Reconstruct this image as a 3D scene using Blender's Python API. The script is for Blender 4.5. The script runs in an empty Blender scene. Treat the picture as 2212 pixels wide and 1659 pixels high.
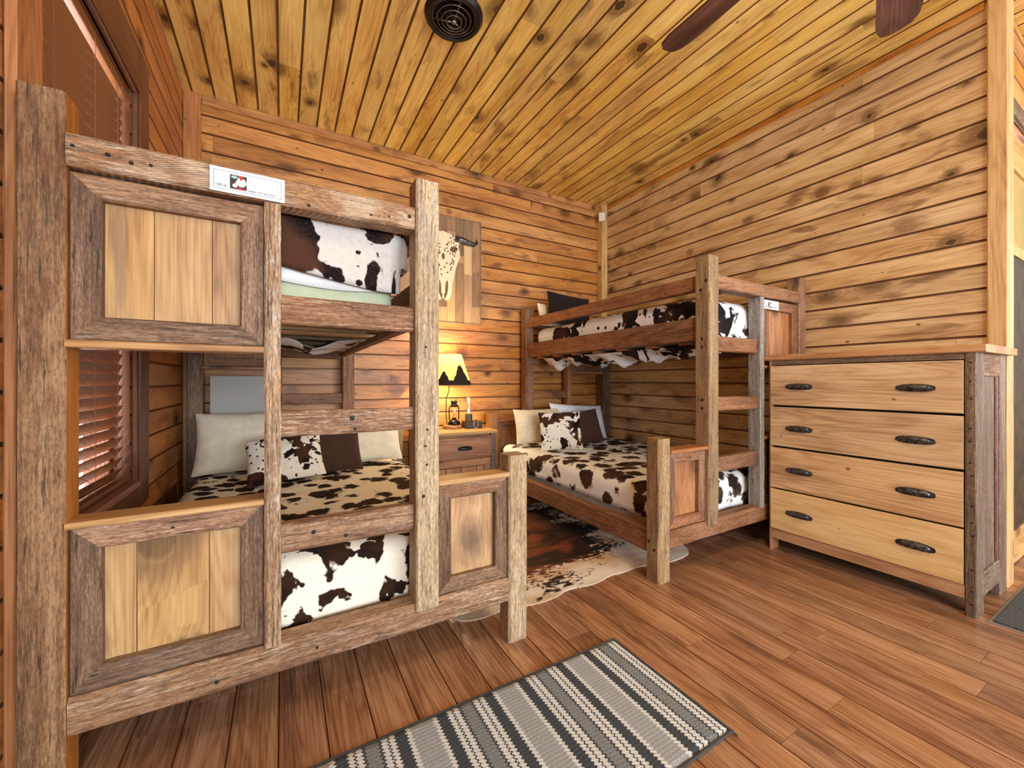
import bpy, math, random
from mathutils import Vector, Matrix, noise as mnoise
R = random.Random(7)
PI = math.pi
C = bpy.context.scene.collection

# ------------------------------------------------------------------ camera, world, exposure
CAM_H = 1.1
scn = bpy.context.scene
cam_d = bpy.data.cameras.new('camera')
cam_d.sensor_width = 36.0
cam_d.lens = 36.0 * 870.0 / 2212.0
cam_d.shift_y = -5.5 / 2212.0
cam_d.clip_start = 0.05
cam = bpy.data.objects.new('camera', cam_d)
cam.location = (0, 0, CAM_H)
cam.rotation_euler = (PI / 2, 0, -math.atan2(.4953, .8687))
C.objects.link(cam)
scn.camera = cam
w = bpy.data.worlds.new('world')
w.use_nodes = True
w.node_tree.nodes['Background'].inputs[0].default_value = (.97, .95, .95, 1)
w.node_tree.nodes['Background'].inputs[1].default_value = 9.0
scn.world = w
scn.view_settings.view_transform = 'Standard'
scn.view_settings.look = 'None'
scn.view_settings.gamma = 1.0
scn.view_settings.use_curve_mapping = False
scn.view_settings.exposure = 0.30
scn.cycles.use_adaptive_sampling = True
scn.cycles.adaptive_threshold = .05
scn.cycles.max_bounces = 6
scn.cycles.diffuse_bounces = 4
scn.cycles.glossy_bounces = 3
scn.cycles.transmission_bounces = 6
scn.cycles.transparent_max_bounces = 6
scn.cycles.sample_clamp_indirect = 6.0
scn.cycles.caustics_reflective = False
scn.cycles.caustics_refractive = False


def area(name, loc, target, sx, sy, power, col):
    l = bpy.data.lights.new(name, 'AREA')
    l.shape = 'RECTANGLE'
    l.size = sx
    l.size_y = sy
    l.energy = power
    l.color = col
    o = bpy.data.objects.new(name, l)
    o.location = loc
    d = Vector(target) - Vector(loc)
    o.rotation_euler = d.to_track_quat('-Z', 'Y').to_euler()
    C.objects.link(o)
    return o


# added area lights just inside solid walls, standing in for windows behind the camera
area('daylight_fill_end', (2.4, -6.0, 1.65), (1.9, 3.0, 3.6), 5.6, 2.7, 620, (.72, .88, 1.0))
area('daylight_side_window', (-.50, -2.9, 1.6), (3.4, 1.2, 1.8), 3.0, 2.0, 190, (.72, .88, 1.0))
area('daylight_fill_hall', (5.45, -.9, 1.6), (2.6, 1.2, 1.2), 2.2, 2.0, 70, (.78, .90, 1.0))
FAN = (1.51, .427)


def point(name, loc, power, col, rad=.05):
    l = bpy.data.lights.new(name, 'POINT')
    l.energy = power
    l.color = col
    l.shadow_soft_size = rad
    o = bpy.data.objects.new(name, l)
    o.location = loc
    C.objects.link(o)
    return o


# ------------------------------------------------------------------ room constants
XL, XR, YB, ZC = -.62, 3.37, 3.695, 3.195
YF, XE = -6.2, 5.6
YH = .585                    # wall that continues right of the bunk wall's end


def lin(c):
    return tuple(((v / 255.) / 12.92 if v <= 10 else ((v / 255. + .055) / 1.055) ** 2.4) for v in c) + (1,)


def wl(c, sat=1.0):
    """wood stain colour: a little calmer than the swatch, so that bounce light does not push it to red"""
    r, g, b, _ = lin(c)
    y = .30 * r + .59 * g + .11 * b
    return (min(1, (y + (r - y) * sat) * 1.0), min(1, (y + (g - y) * sat) * 1.02), min(1, (y + (b - y) * sat) * 1.0), 1)


# ------------------------------------------------------------------ node helpers
class NT:
    def __init__(s, name):
        s.m = bpy.data.materials.new(name)
        s.m.use_nodes = True
        s.t = s.m.node_tree
        s.t.nodes.clear()
        s.out = s.t.nodes.new('ShaderNodeOutputMaterial')
        s.b = s.t.nodes.new('ShaderNodeBsdfPrincipled')
        s.t.links.new(s.b.outputs[0], s.out.inputs[0])

    def put(s, sock, v):
        if hasattr(v, 'is_output'):
            s.t.links.new(v, sock)
        elif v is not None:
            if isinstance(v, tuple) and len(v) == 3 and sock.type == 'RGBA':
                v = v + (1,)
            sock.default_value = v

    def node(s, kind, **kw):
        n = s.t.nodes.new(kind)
        for k, v in kw.items():
            setattr(n, k, v)
        return n

    def math(s, op, a, b=None, c=None, clamp=False):
        n = s.node('ShaderNodeMath', operation=op, use_clamp=clamp)
        s.put(n.inputs[0], a)
        if b is not None:
            s.put(n.inputs[1], b)
        if c is not None:
            s.put(n.inputs[2], c)
        return n.outputs[0]

    def comb(s, x, y, z=0.0):
        n = s.node('ShaderNodeCombineXYZ')
        for i, v in enumerate((x, y, z)):
            s.put(n.inputs[i], v)
        return n.outputs[0]

    def noise(s, vec, scale=1.0, detail=2.0, rough=.5, dist=0.0, out=0):
        n = s.node('ShaderNodeTexNoise')
        s.put(n.inputs['Vector'], vec)
        n.inputs['Scale'].default_value = scale
        n.inputs['Detail'].default_value = detail
        n.inputs['Roughness'].default_value = rough
        n.inputs['Distortion'].default_value = dist
        return n.outputs[out]

    def vor(s, vec, scale=1.0, feature='F1', rnd=1.0):
        n = s.node('ShaderNodeTexVoronoi', feature=feature)
        s.put(n.inputs['Vector'], vec)
        n.inputs['Scale'].default_value = scale
        n.inputs['Randomness'].default_value = rnd
        return n

    def step(s, v, lo, hi, a=0.0, b=1.0):
        n = s.node('ShaderNodeMapRange', interpolation_type='SMOOTHSTEP')
        s.put(n.inputs[0], v)
        n.inputs[1].default_value = lo
        n.inputs[2].default_value = hi
        n.inputs[3].default_value = a
        n.inputs[4].default_value = b
        return n.outputs[0]

    def mix(s, f, a, b, mode='MIX'):
        n = s.node('ShaderNodeMix', data_type='RGBA', blend_type=mode)
        s.put(n.inputs[0], f)
        s.put(n.inputs[6], a)
        s.put(n.inputs[7], b)
        return n.outputs[2]

    def ramp(s, f, stops, interp='LINEAR'):
        n = s.node('ShaderNodeValToRGB')
        n.color_ramp.interpolation = interp
        el = n.color_ramp.elements
        while len(el) > 1:
            el.remove(el[-1])
        el[0].position, el[0].color = stops[0]
        for p, c in stops[1:]:
            e = el.new(p)
            e.color = c
        s.put(n.inputs[0], f)
        return n.outputs[0]

    def uv(s, name='UVMap'):
        n = s.node('ShaderNodeUVMap', uv_map=name)
        sp = s.node('ShaderNodeSeparateXYZ')
        s.t.links.new(n.outputs[0], sp.inputs[0])
        return sp.outputs[0], sp.outputs[1], n.outputs[0]

    def bump(s, h, strength=.3, dist=.002):
        n = s.node('ShaderNodeBump')
        n.inputs['Strength'].default_value = strength
        n.inputs['Distance'].default_value = dist
        s.put(n.inputs['Height'], h)
        s.put(s.b.inputs['Normal'], n.outputs[0])

    def fin(s, col, rough=.5, spec=.5):
        s.put(s.b.inputs['Base Color'], col)
        s.put(s.b.inputs['Roughness'], rough)
        s.b.inputs['Specular IOR Level'].default_value = spec
        return s.m


def wood(name, dark, mid, light, knotc=(58, 28, 12), knots=1.0, kden=.45, blot=.5, blotc=None, rough=.5, spec=.35,
         fine=1.0, saw=0.0, holes=0.0, worn=0.0, wornc=(215, 195, 165), bump=.35, tone=.35, gs=1.0, greyv=0.0, kx=3.6, ky=4.6):
    """boards and beams: u runs along the grain, v across; the second uv set holds a random number per board"""
    s = NT(name)
    u, v, _ = s.uv()
    r, r2, _ = s.uv('rnd')
    uo = s.math('ADD', u, s.math('MULTIPLY', r, 41.0))
    vo = s.math('ADD', v, s.math('MULTIPLY', r2, 17.0))
    # knots
    kv = s.vor(s.comb(s.math('MULTIPLY', uo, kx), s.math('MULTIPLY', vo, ky), r2), 1.0, rnd=.95)
    csep = s.node('ShaderNodeSeparateColor')
    s.t.links.new(kv.outputs['Color'], csep.inputs[0])
    keep = s.step(csep.outputs[0], 1 - kden - .02, 1 - kden + .02)
    ksize = s.math('MULTIPLY_ADD', s.math('POWER', csep.outputs[1], 1.5), .12, .055)
    kd = s.math('ADD', kv.outputs['Distance'], s.math('MULTIPLY', s.math('SUBTRACT', s.noise(s.comb(uo, vo), 45, 1), .5), .07))
    rel = s.math('DIVIDE', kd, ksize)
    core = s.math('MULTIPLY', s.step(rel, .75, 1.05, 1, 0), keep)
    halo = s.math('MULTIPLY', s.step(rel, .9, 4.2, 1, 0), keep)
    ring = s.math('MULTIPLY', s.math('MULTIPLY', s.step(rel, .9, 1.1), s.step(rel, 1.2, 2.2, 1, 0)), keep)
    # cathedral grain: contour lines of a stretched field, bent round the knots
    fld = s.noise(s.comb(s.math('MULTIPLY', uo, .75 * gs), s.math('MULTIPLY', vo, 6.5 * gs), r), 1.0, 1.5, .4)
    fld = s.math('ADD', fld, s.math('MULTIPLY', halo, .12))
    lines = s.math('MULTIPLY_ADD', s.math('SINE', s.math('MULTIPLY', fld, 95.0)), .5, .5)
    lines = s.math('POWER', lines, 2.2)
    fg = s.noise(s.comb(s.math('MULTIPLY', uo, 3.5), s.math('MULTIPLY', s.math('ADD', vo, s.math('MULTIPLY', halo, .02)), 130.0), r), 1.0, 3, .65)
    fg = s.step(fg, .32, .68)
    big = s.noise(s.comb(s.math('MULTIPLY', uo, 1.3), s.math('MULTIPLY', vo, 7.0), r2), 1.0, 3, .6)
    big = s.step(big, .3, .7)
    k = s.math('MULTIPLY', big, .52)
    k = s.math('ADD', k, s.math('MULTIPLY', fg, .34 * fine))
    k = s.math('SUBTRACT', k, s.math('MULTIPLY', lines, .2))
    k = s.math('ADD', k, .16, clamp=True)
    col = s.ramp(k, [(0, wl(dark)), (.5, wl(mid)), (1, wl(light))])
    # dark stained blotches that belong to the boards
    bl = s.noise(s.comb(s.math('MULTIPLY', uo, 2.3), s.math('MULTIPLY', vo, 9.0), r), 1.0, 3, .6, .4)
    blm = s.math('MULTIPLY', s.step(bl, .56, .72), blot)
    blm = s.math('MAXIMUM', blm, s.math('MULTIPLY', s.math('MULTIPLY', halo, s.step(bl, .40, .62)), min(1, blot * 1.2)))
    bc = blotc or tuple(int(x * .62) for x in dark)
    col = s.mix(blm, col, wl(bc))
    if worn:
        wn = s.noise(s.comb(s.math('MULTIPLY', uo, 16.), s.math('MULTIPLY', vo, 170.), r), 1.0, 4, .8)
        wn2 = s.noise(s.comb(s.math('MULTIPLY', uo, 1.6), s.math('MULTIPLY', vo, 6.), r2), 1.0, 2, .6)
        wm = s.math('MULTIPLY', s.step(wn, .46, .66), s.step(wn2, .34, .62))
        col = s.mix(s.math('MULTIPLY', wm, worn), col, wl(wornc))
        sp = s.noise(s.comb(s.math('MULTIPLY', uo, 55.), s.math('MULTIPLY', vo, 210.), r), 1.0, 2, .7)
        col = s.mix(s.step(sp, .34, .60, .5, 0), col, wl(tuple(int(x * .62) for x in dark)))
        ck = s.noise(s.comb(s.math('MULTIPLY', uo, 7.), s.math('MULTIPLY', vo, 110.), r2), 1.0, 3, .7)
        ckm = s.step(ck, .58, .68)
        col = s.mix(s.math('MULTIPLY', ckm, .75), col, wl(tuple(int(x * .45) for x in dark)))
    sw = None
    if saw:
        du = s.math('ADD', u, s.math('MULTIPLY', s.math('MULTIPLY', v, v), 6.0))
        du = s.math('ADD', du, s.math('MULTIPLY', s.noise(s.comb(uo, vo), 4, 1), .03))
        sw = s.math('MULTIPLY_ADD', s.math('SINE', s.math('MULTIPLY', du, 330.0)), .5, .5)
        swn = s.step(s.noise(s.comb(uo, vo, r), 7, 3), .45, .62)
        sw = s.math('MULTIPLY', sw, swn)
        col = s.mix(s.math('MULTIPLY', sw, saw), col, wl(wornc))
    if knots:
        pv = s.vor(s.comb(s.math('MULTIPLY', uo, 8.0), s.math('MULTIPLY', vo, 11.0), r), 1.0)
        ps = s.node('ShaderNodeSeparateColor')
        s.t.links.new(pv.outputs['Color'], ps.inputs[0])
        pd = s.math('DIVIDE', pv.outputs['Distance'], s.math('MULTIPLY_ADD', ps.outputs[1], .06, .03))
        pm = s.math('MULTIPLY', s.step(pd, .7, 1.5, 1, 0), s.step(ps.outputs[0], .66, .68))
        col = s.mix(s.math('MULTIPLY', pm, .75 * knots), col, wl(knotc))
    col = s.mix(s.math('MULTIPLY', s.math('MULTIPLY', s.step(rel, 1.0, 3.2, 1, 0), keep), .5 * knots), col, wl(tuple(int(x * .66) for x in dark)))
    col = s.mix(s.math('MULTIPLY', ring, .6 * knots), col, wl(tuple(int(x * .75) for x in dark)))
    col = s.mix(s.math('MULTIPLY', core, .88 * knots), col, wl(knotc))
    if holes:
        hv = s.vor(s.comb(s.math('MULTIPLY', uo, 9.0), s.math('MULTIPLY', vo, 13.0), r2), 1.0)
        hs = s.node('ShaderNodeSeparateColor')
        s.t.links.new(hv.outputs['Color'], hs.inputs[0])
        hm = s.math('MULTIPLY', s.step(hv.outputs['Distance'], .035, .055, 1, 0), s.step(hs.outputs[0], 1 - holes - .01, 1 - holes + .01))
        col = s.mix(hm, col, wl((22, 14, 10)))
    val = s.math('MULTIPLY_ADD', r, tone, 1 - tone * .5)
    hs2 = s.node('ShaderNodeHueSaturation')
    s.put(hs2.inputs['Color'], col)
    s.put(hs2.inputs['Value'], val)
    s.put(hs2.inputs['Hue'], s.math('MULTIPLY_ADD', r2, .006, .498))
    s.put(hs2.inputs['Saturation'], s.math('MULTIPLY_ADD', s.math('FRACT', s.math('MULTIPLY', r, 7.0)), .10, .92))
    h = s.math('SUBTRACT', s.math('MULTIPLY', fg, .5), s.math('MULTIPLY', core, .6))
    h = s.math('SUBTRACT', h, s.math('MULTIPLY', lines, .25))
    if worn:
        h = s.math('SUBTRACT', h, s.math('MULTIPLY', ckm, 1.2))
    if sw is not None:
        h = s.math('ADD', h, s.math('MULTIPLY', sw, .8))
    s.bump(h, bump, .0015)
    return s.fin(hs2.outputs[0], rough, spec)


def plain(name, col, rough=.5, metal=0.0, spec=.4, nz=0.0, nscale=60, bump=0.0, emit=None, estr=0.0):
    s = NT(name)
    c = lin(col)
    if nz:
        g = s.noise(s.node('ShaderNodeTexCoord').outputs['Object'], nscale, 3, .6)
        c2 = s.mix(s.step(g, .3, .7), lin(tuple(max(0, int(x * (1 - nz))) for x in col)), lin(tuple(min(255, int(x * (1 + nz))) for x in col)))
        s.put(s.b.inputs['Base Color'], c2)
        if bump:
            s.bump(g, bump, .002)
        c = c2
    s.b.inputs['Metallic'].default_value = metal
    if emit:
        s.b.inputs['Emission Color'].default_value = lin(emit)
        s.b.inputs['Emission Strength'].default_value = estr
    return s.fin(c, rough, spec)


def cow(name, scale, thr, stretch=1.0, white=(240, 232, 222), dk=(52, 34, 26), dk2=(22, 18, 18), dots=.0, fur=.5, dist=.5, edge=.012, brown=.5, seed=0.0, blobs=(), front=None, cells=0):
    s = NT(name)
    u, v, _ = s.uv()
    vec = s.comb(s.math('ADD', u, seed), s.math('MULTIPLY', v, stretch), seed)
    fz = s.noise(vec, scale * 9, 2, .7)
    if cells:
        wn = s.noise(vec, cells * 1.1, 2, .5, out=1)
        wv = s.node('ShaderNodeVectorMath', operation='SCALE')
        s.t.links.new(wn, wv.inputs[0])
        wv.inputs[3].default_value = .085 * 8 / cells
        av = s.node('ShaderNodeVectorMath', operation='ADD')
        s.t.links.new(vec, av.inputs[0])
        s.t.links.new(wv.outputs[0], av.inputs[1])
        cv = s.vor(av.outputs[0], cells)
        cs = s.node('ShaderNodeSeparateColor')
        s.t.links.new(cv.outputs['Color'], cs.inputs[0])
        rad = s.math('MULTIPLY_ADD', cs.outputs[0], .26, .36)
        dd = s.math('SUBTRACT', rad, cv.outputs['Distance'])
        dd = s.math('ADD', dd, s.math('MULTIPLY', s.math('SUBTRACT', s.noise(vec, cells * 3.2, 3, .7), .5), .55))
        n = s.math('MULTIPLY_ADD', dd, .2, thr)
    else:
        n = s.noise(vec, scale, 3.5, .55, dist)
        n = s.math('ADD', n, s.math('MULTIPLY', s.math('SUBTRACT', fz, .5), .05))
    if front:
        nb = s.noise(vec, front[1], 3.5, .55, .3)
        nb = s.math('ADD', nb, s.math('MULTIPLY', s.math('SUBTRACT', fz, .5), .05))
        fm = s.math('LESS_THAN', v, front[0])
        n = s.math('ADD', s.math('MULTIPLY', n, s.math('SUBTRACT', 1.0, fm)), s.math('MULTIPLY', nb, fm))
    for (bu, bv, ru, rv, st) in blobs:
        e = s.math('ADD', s.math('POWER', s.math('DIVIDE', s.math('SUBTRACT', u, bu), ru), 2.0), s.math('POWER', s.math('DIVIDE', s.math('SUBTRACT', v, bv), rv), 2.0))
        n = s.math('ADD', n, s.math('MULTIPLY', s.step(e, 0, 1.6, 1, 0), st))
    m = s.step(n, thr - edge, thr + edge)
    if dots:
        dv = s.vor(vec, scale * 4.2)
        ds = s.node('ShaderNodeSeparateColor')
        s.t.links.new(dv.outputs['Color'], ds.inputs[0])
        dm = s.math('MULTIPLY', s.step(s.math('ADD', dv.outputs['Distance'], s.math('MULTIPLY', s.math('SUBTRACT', fz, .5), .3)), .2, .26, 1, 0), s.step(ds.outputs[0], 1 - dots, 1 - dots + .02))
        m = s.math('MAXIMUM', m, dm)
    n2 = s.noise(vec, scale * .8, 2, .5)
    n3 = s.noise(vec, scale * 26, 3, .7)
    dcol = s.mix(s.step(n2, brown - .06, brown + .06), lin(dk2), lin(dk))
    dcol = s.mix(s.step(n3, .45, .75, 0, .35), dcol, lin(tuple(min(255, int(x * 1.35)) for x in dk)))
    wcol = s.mix(s.step(s.noise(vec, scale * 12, 3, .7), .35, .7, 0, .45), lin(white), lin(tuple(int(x * .9) for x in white)))
    c = s.mix(m, wcol, dcol)
    f = s.noise(vec, 190 if fur < .8 else 120, 3, .7)
    s.bump(f, fur, .004)
    s.b.inputs['Sheen Weight'].default_value = .0
    return s.fin(c, .9, .12)


def fabric(name, col, wr=.25, sc=700, rough=.85):
    s = NT(name)
    u, v, uvv = s.uv()
    g = s.noise(uvv, 14, 3, .6)
    c = s.mix(s.step(g, .3, .7), lin(tuple(int(x * .95) for x in col)), lin(col))
    s.bump(s.math('ADD', s.math('MULTIPLY', s.noise(uvv, sc, 1), .15), g), wr, .004)
    s.b.inputs['Sheen Weight'].default_value = .1
    return s.fin(c, rough, .15)


# ------------------------------------------------------------------ materials
M = {}
M['ceil'] = wood('ceiling_pine', (180, 122, 54), (226, 180, 92), (244, 212, 126), blotc=(104, 56, 22), blot=.62, kden=.8, rough=.36, spec=.45, tone=.22, bump=.2)
M['wallb'] = wood('wall_pine_boards', (138, 80, 34), (186, 120, 56), (212, 148, 78), blotc=(88, 44, 18), blot=.72, kden=.85, rough=.42, spec=.4, tone=.18, bump=.22)
M['wallr'] = wood('side_wall_pine', (156, 112, 66), (200, 160, 112), (226, 194, 148), blotc=(104, 64, 34), blot=.72, kden=.8, rough=.42, spec=.4, tone=.14, bump=.22)
M['walll'] = wood('window_wall_pine', (136, 76, 32), (178, 108, 48), (200, 132, 64), blot=.35, kden=.5, rough=.45, tone=.2)
M['trimp'] = wood('pine_trim', (164, 116, 62), (204, 156, 96), (222, 184, 126), blot=.3, kden=.3, rough=.42, tone=.15)
M['casing'] = wood('dark_casing', (84, 44, 24), (108, 60, 34), (128, 76, 46), blot=.3, kden=.15, rough=.4, tone=.15, fine=.6)
M['floor'] = wood('floor_hardwood', (96, 62, 42), (150, 103, 73), (184, 140, 107), blotc=(72, 46, 32), blot=.5, knots=.0, kden=.05, rough=.27, spec=.5, tone=.24, bump=.12, fine=1.25, gs=1.3)
M['lightpost'] = wood('pale_reclaimed', (128, 98, 64), (176, 146, 110), (204, 178, 144), blotc=(158, 150, 148), blot=.5, knots=.6, kden=.15, worn=.35, wornc=(236, 222, 200), holes=.10, rough=.62, bump=.4, tone=.12)
M['midpost'] = wood('tan_reclaimed', (116, 84, 52), (160, 124, 84), (192, 158, 116), blotc=(128, 104, 84), blot=.45, knots=.6, kden=.2, worn=.35, holes=.10, rough=.62, bump=.45, tone=.15)
M['darkpost'] = wood('weathered_post', (84, 54, 36), (134, 94, 66), (170, 132, 98), blotc=(110, 62, 42), blot=.55, knots=.3, kden=.1, worn=.38, wornc=(172, 148, 116), rough=.7, bump=.55, tone=.1)
M['inner'] = wood('post_inner_face', (116, 62, 26), (164, 96, 44), (186, 120, 62), blot=.2, knots=.3, kden=.05, rough=.5, tone=.1)
M['beam'] = wood('sawn_beam', (104, 68, 42), (156, 110, 74), (200, 158, 116), blotc=(178, 106, 56), blot=.55, knots=.6, kden=.12, worn=.5, wornc=(238, 220, 196), saw=.5, holes=.22, rough=.68, bump=.6, tone=.12)
M['rail'] = wood('worn_rail', (92, 58, 36), (140, 96, 66), (180, 136, 100), blotc=(120, 92, 76), blot=.5, knots=.7, kden=.2, worn=.6, wornc=(222, 198, 172), holes=.12, rough=.68, bump=.55, tone=.15)
M['frame'] = wood('grey_brown_frame', (74, 50, 36), (122, 88, 64), (156, 120, 92), blotc=(128, 84, 58), blot=.5, knots=.8, kden=.22, worn=.4, wornc=(186, 170, 152), rough=.68, bump=.5, tone=.18)
M['greyst'] = wood('silver_stile', (98, 68, 44), (156, 118, 84), (198, 166, 132), blotc=(206, 148, 88), blot=.5, knots=.2, kden=.08, worn=.8, wornc=(214, 204, 190), rough=.75, bump=.9, tone=.1, fine=1.3)
M['panel'] = wood('honey_panel', (126, 88, 52), (174, 130, 84), (202, 162, 110), blotc=(108, 84, 70), blot=.6, knots=.9, kden=.3, holes=.2, rough=.5, bump=.25, tone=.16, kx=2.6, ky=3.4)
M['ledge'] = wood('honey_ledge', (134, 92, 50), (178, 130, 78), (204, 160, 106), blot=.2, knots=.4, kden=.1, rough=.45, tone=.1)
M['redrail'] = wood('red_brown_rail', (92, 54, 34), (144, 94, 62), (174, 124, 88), blotc=(92, 52, 36), blot=.5, knots=.8, kden=.15, worn=.4, wornc=(190, 146, 118), saw=.22, holes=.1, rough=.6, bump=.5, tone=.14)
M['redpanel'] = wood('brown_panel', (128, 76, 46), (166, 108, 68), (190, 134, 90), blot=.3, knots=.9, kden=.25, holes=.1, rough=.5, tone=.14)
M['silver'] = wood('grey_stile', (98, 88, 82), (147, 136, 127), (172, 163, 154), blotc=(140, 100, 72), blot=.4, knots=.3, kden=.1, worn=.5, wornc=(206, 200, 194), holes=.12, rough=.7, bump=.6, tone=.08)
M['drawer'] = wood('dresser_pine', (156, 114, 76), (204, 164, 120), (230, 196, 154), blotc=(150, 98, 58), blot=.42, knots=.9, kden=.3, holes=.14, rough=.45, bump=.2, tone=.12, kx=2.2, ky=3.0)
M['drawerlo'] = wood('dresser_yellow_pine', (190, 148, 92), (222, 184, 126), (238, 206, 152), blotc=(170, 110, 56), blot=.25, knots=.9, kden=.3, rough=.42, bump=.2, tone=.08, kx=2.2, ky=3.0)
M['dside'] = wood('dresser_side', (72, 54, 42), (118, 92, 72), (150, 124, 100), blotc=(108, 70, 52), blot=.5, knots=.5, kden=.15, worn=.4, wornc=(188, 172, 154), holes=.14, rough=.62, bump=.45, tone=.2)
M['dtop'] = wood('dresser_top', (133, 86, 55), (186, 133, 91), (203, 157, 115), blot=.3, knots=.4, kden=.1, rough=.4, tone=.1)
M['maroon'] = wood('dark_red_stile', (88, 44, 36), (120, 66, 52), (146, 88, 70), blot=.3, knots=.3, kden=.1, worn=.3, rough=.6)
M['nsd'] = wood('nightstand_wood', (112, 68, 40), (152, 96, 56), (180, 122, 76), blot=.45, knots=.8, kden=.3, rough=.5, holes=.1)
M['blade'] = wood('fan_blade_wood', (44, 26, 24), (72, 42, 36), (96, 62, 54), blot=.2, knots=0, kden=.02, rough=.35, tone=.05, bump=.1)
M['groove'] = plain('groove_shade', (104, 56, 24), .6)  # seam shade between boards, painted as a dark chamfer colour
M['slat'] = plain('brown_blind', (128, 80, 48), .36, spec=.5)
M['iron'] = plain('black_iron', (84, 84, 88), .40, metal=.85, nz=.45, nscale=70, bump=.25)
M['bolt'] = plain('dark_hole', (26, 20, 16), .7)
M['black'] = plain('black_metal', (24, 20, 20), .35, metal=.3)
M['ventm'] = plain('bronze_vent', (40, 32, 30), .32, metal=.5)
M['ventrim'] = plain('bronze_edge', (150, 134, 124), .3, metal=.6)
M['white'] = plain('white_plastic', (226, 220, 208), .5)
M['paper'] = plain('white_card', (238, 238, 242), .45)
M['ink'] = plain('black_ink', (26, 24, 30), .7)
M['inkgrey'] = plain('grey_line', (110, 104, 120), .7)
M['red'] = plain('red_print', (190, 40, 44), .6)
M['picdark'] = plain('dark_print', (52, 46, 40), .6)
M['piccream'] = plain('cream_print', (234, 222, 206), .6)
M['picblue'] = plain('blue_print', (150, 190, 196), .6)
M['greyboard'] = plain('grey_board', (172, 166, 158), .7)
M['skull'] = plain('cream_skull', (232, 214, 178), .55, nz=.04)
M['mattress'] = fabric('mattress_cloth', (186, 190, 160), .5)
M['sheet'] = fabric('white_sheet', (236, 234, 232), .4)
M['cream'] = fabric('cream_cotton', (236, 222, 196), .3)
M['whitep'] = fabric('white_cotton', (238, 240, 248), .3)
M['brownp'] = fabric('brown_suede', (68, 44, 34), .2)
M['blackp'] = fabric('dark_brown_suede', (34, 24, 22), .2)
M['cow1'] = cow('cow_print_plush', 8.6, .508, 1.0, front=(1.68, 7.0), cells=8.5, white=(252, 240, 220), dk=(54, 34, 22), dk2=(38, 24, 18), dist=.25)
M['cow2'] = cow('cow_print_plush_white', 8.2, .505, 1.0, cells=8.0, white=(250, 250, 250), dk=(74, 50, 38), dk2=(46, 34, 30), dist=.2, seed=5.0)
M['fur1'] = cow('calf_fur', 4.4, .53, 1.0, white=(212, 204, 196), dk=(78, 48, 36), dk2=(22, 18, 20), dots=.6, fur=1.0, dist=.6, seed=6.4, blobs=((.03, 1.43, .11, .12, .22), (.16, 1.39, .05, .05, .16), (.20, 1.47, .10, .10, -.12), (.31, 1.41, .05, .09, .2), (.40, 1.40, .05, .10, .22), (.30, 1.56, .07, .04, .16)))
M['fur2'] = cow('calf_fur_white', 3.8, .54, 1.0, white=(240, 240, 242), dk=(62, 42, 40), dk2=(24, 22, 26), dots=.35, fur=.7, dist=.9, seed=9.3)
M['cushc'] = cow('cow_cushion_fur', 8.0, .545, 1.0, white=(240, 230, 214), dk=(70, 42, 30), dk2=(26, 20, 18), dots=.65, fur=.5, dist=.4, seed=2.2)
M['glass'] = plain('clear_glass', (255, 255, 255), .02)


def thin_glass():
    s = NT('thin_clear_glass')
    s.t.nodes.remove(s.b)
    t = s.node('ShaderNodeBsdfTransparent')
    g = s.node('ShaderNodeBsdfGlossy')
    g.inputs['Roughness'].default_value = .03
    mx = s.node('ShaderNodeMixShader')
    mx.inputs[0].default_value = .07
    s.t.links.new(t.outputs[0], mx.inputs[1])
    s.t.links.new(g.outputs[0], mx.inputs[2])
    s.t.links.new(mx.outputs[0], s.out.inputs[0])
    return s.m


M['glass'] = thin_glass()
M['flame'] = plain('lit_flame', (255, 190, 90), .5, emit=(255, 200, 120), estr=14)
M['bulb'] = plain('lit_bulb', (255, 214, 140), .5, emit=(255, 206, 130), estr=6)
M['darkrug'] = plain('charcoal_mat', (70, 72, 72), .95, nz=.35, nscale=180, bump=.8)
M['rugedge'] = plain('mat_binding', (140, 134, 132), .8)
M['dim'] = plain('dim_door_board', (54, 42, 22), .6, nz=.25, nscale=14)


def shade_mat():
    s = NT('lamp_shade_paper')
    s.t.nodes.remove(s.b)
    d = s.node('ShaderNodeBsdfDiffuse')
    t = s.node('ShaderNodeBsdfTranslucent')
    d.inputs[0].default_value = lin((226, 190, 112))
    t.inputs[0].default_value = lin((150, 118, 58))
    mx = s.node('ShaderNodeMixShader')
    mx.inputs[0].default_value = .55
    s.t.links.new(d.outputs[0], mx.inputs[1])
    s.t.links.new(t.outputs[0], mx.inputs[2])
    s.t.links.new(mx.outputs[0], s.out.inputs[0])
    return s.m


M['shade'] = shade_mat()


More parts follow.
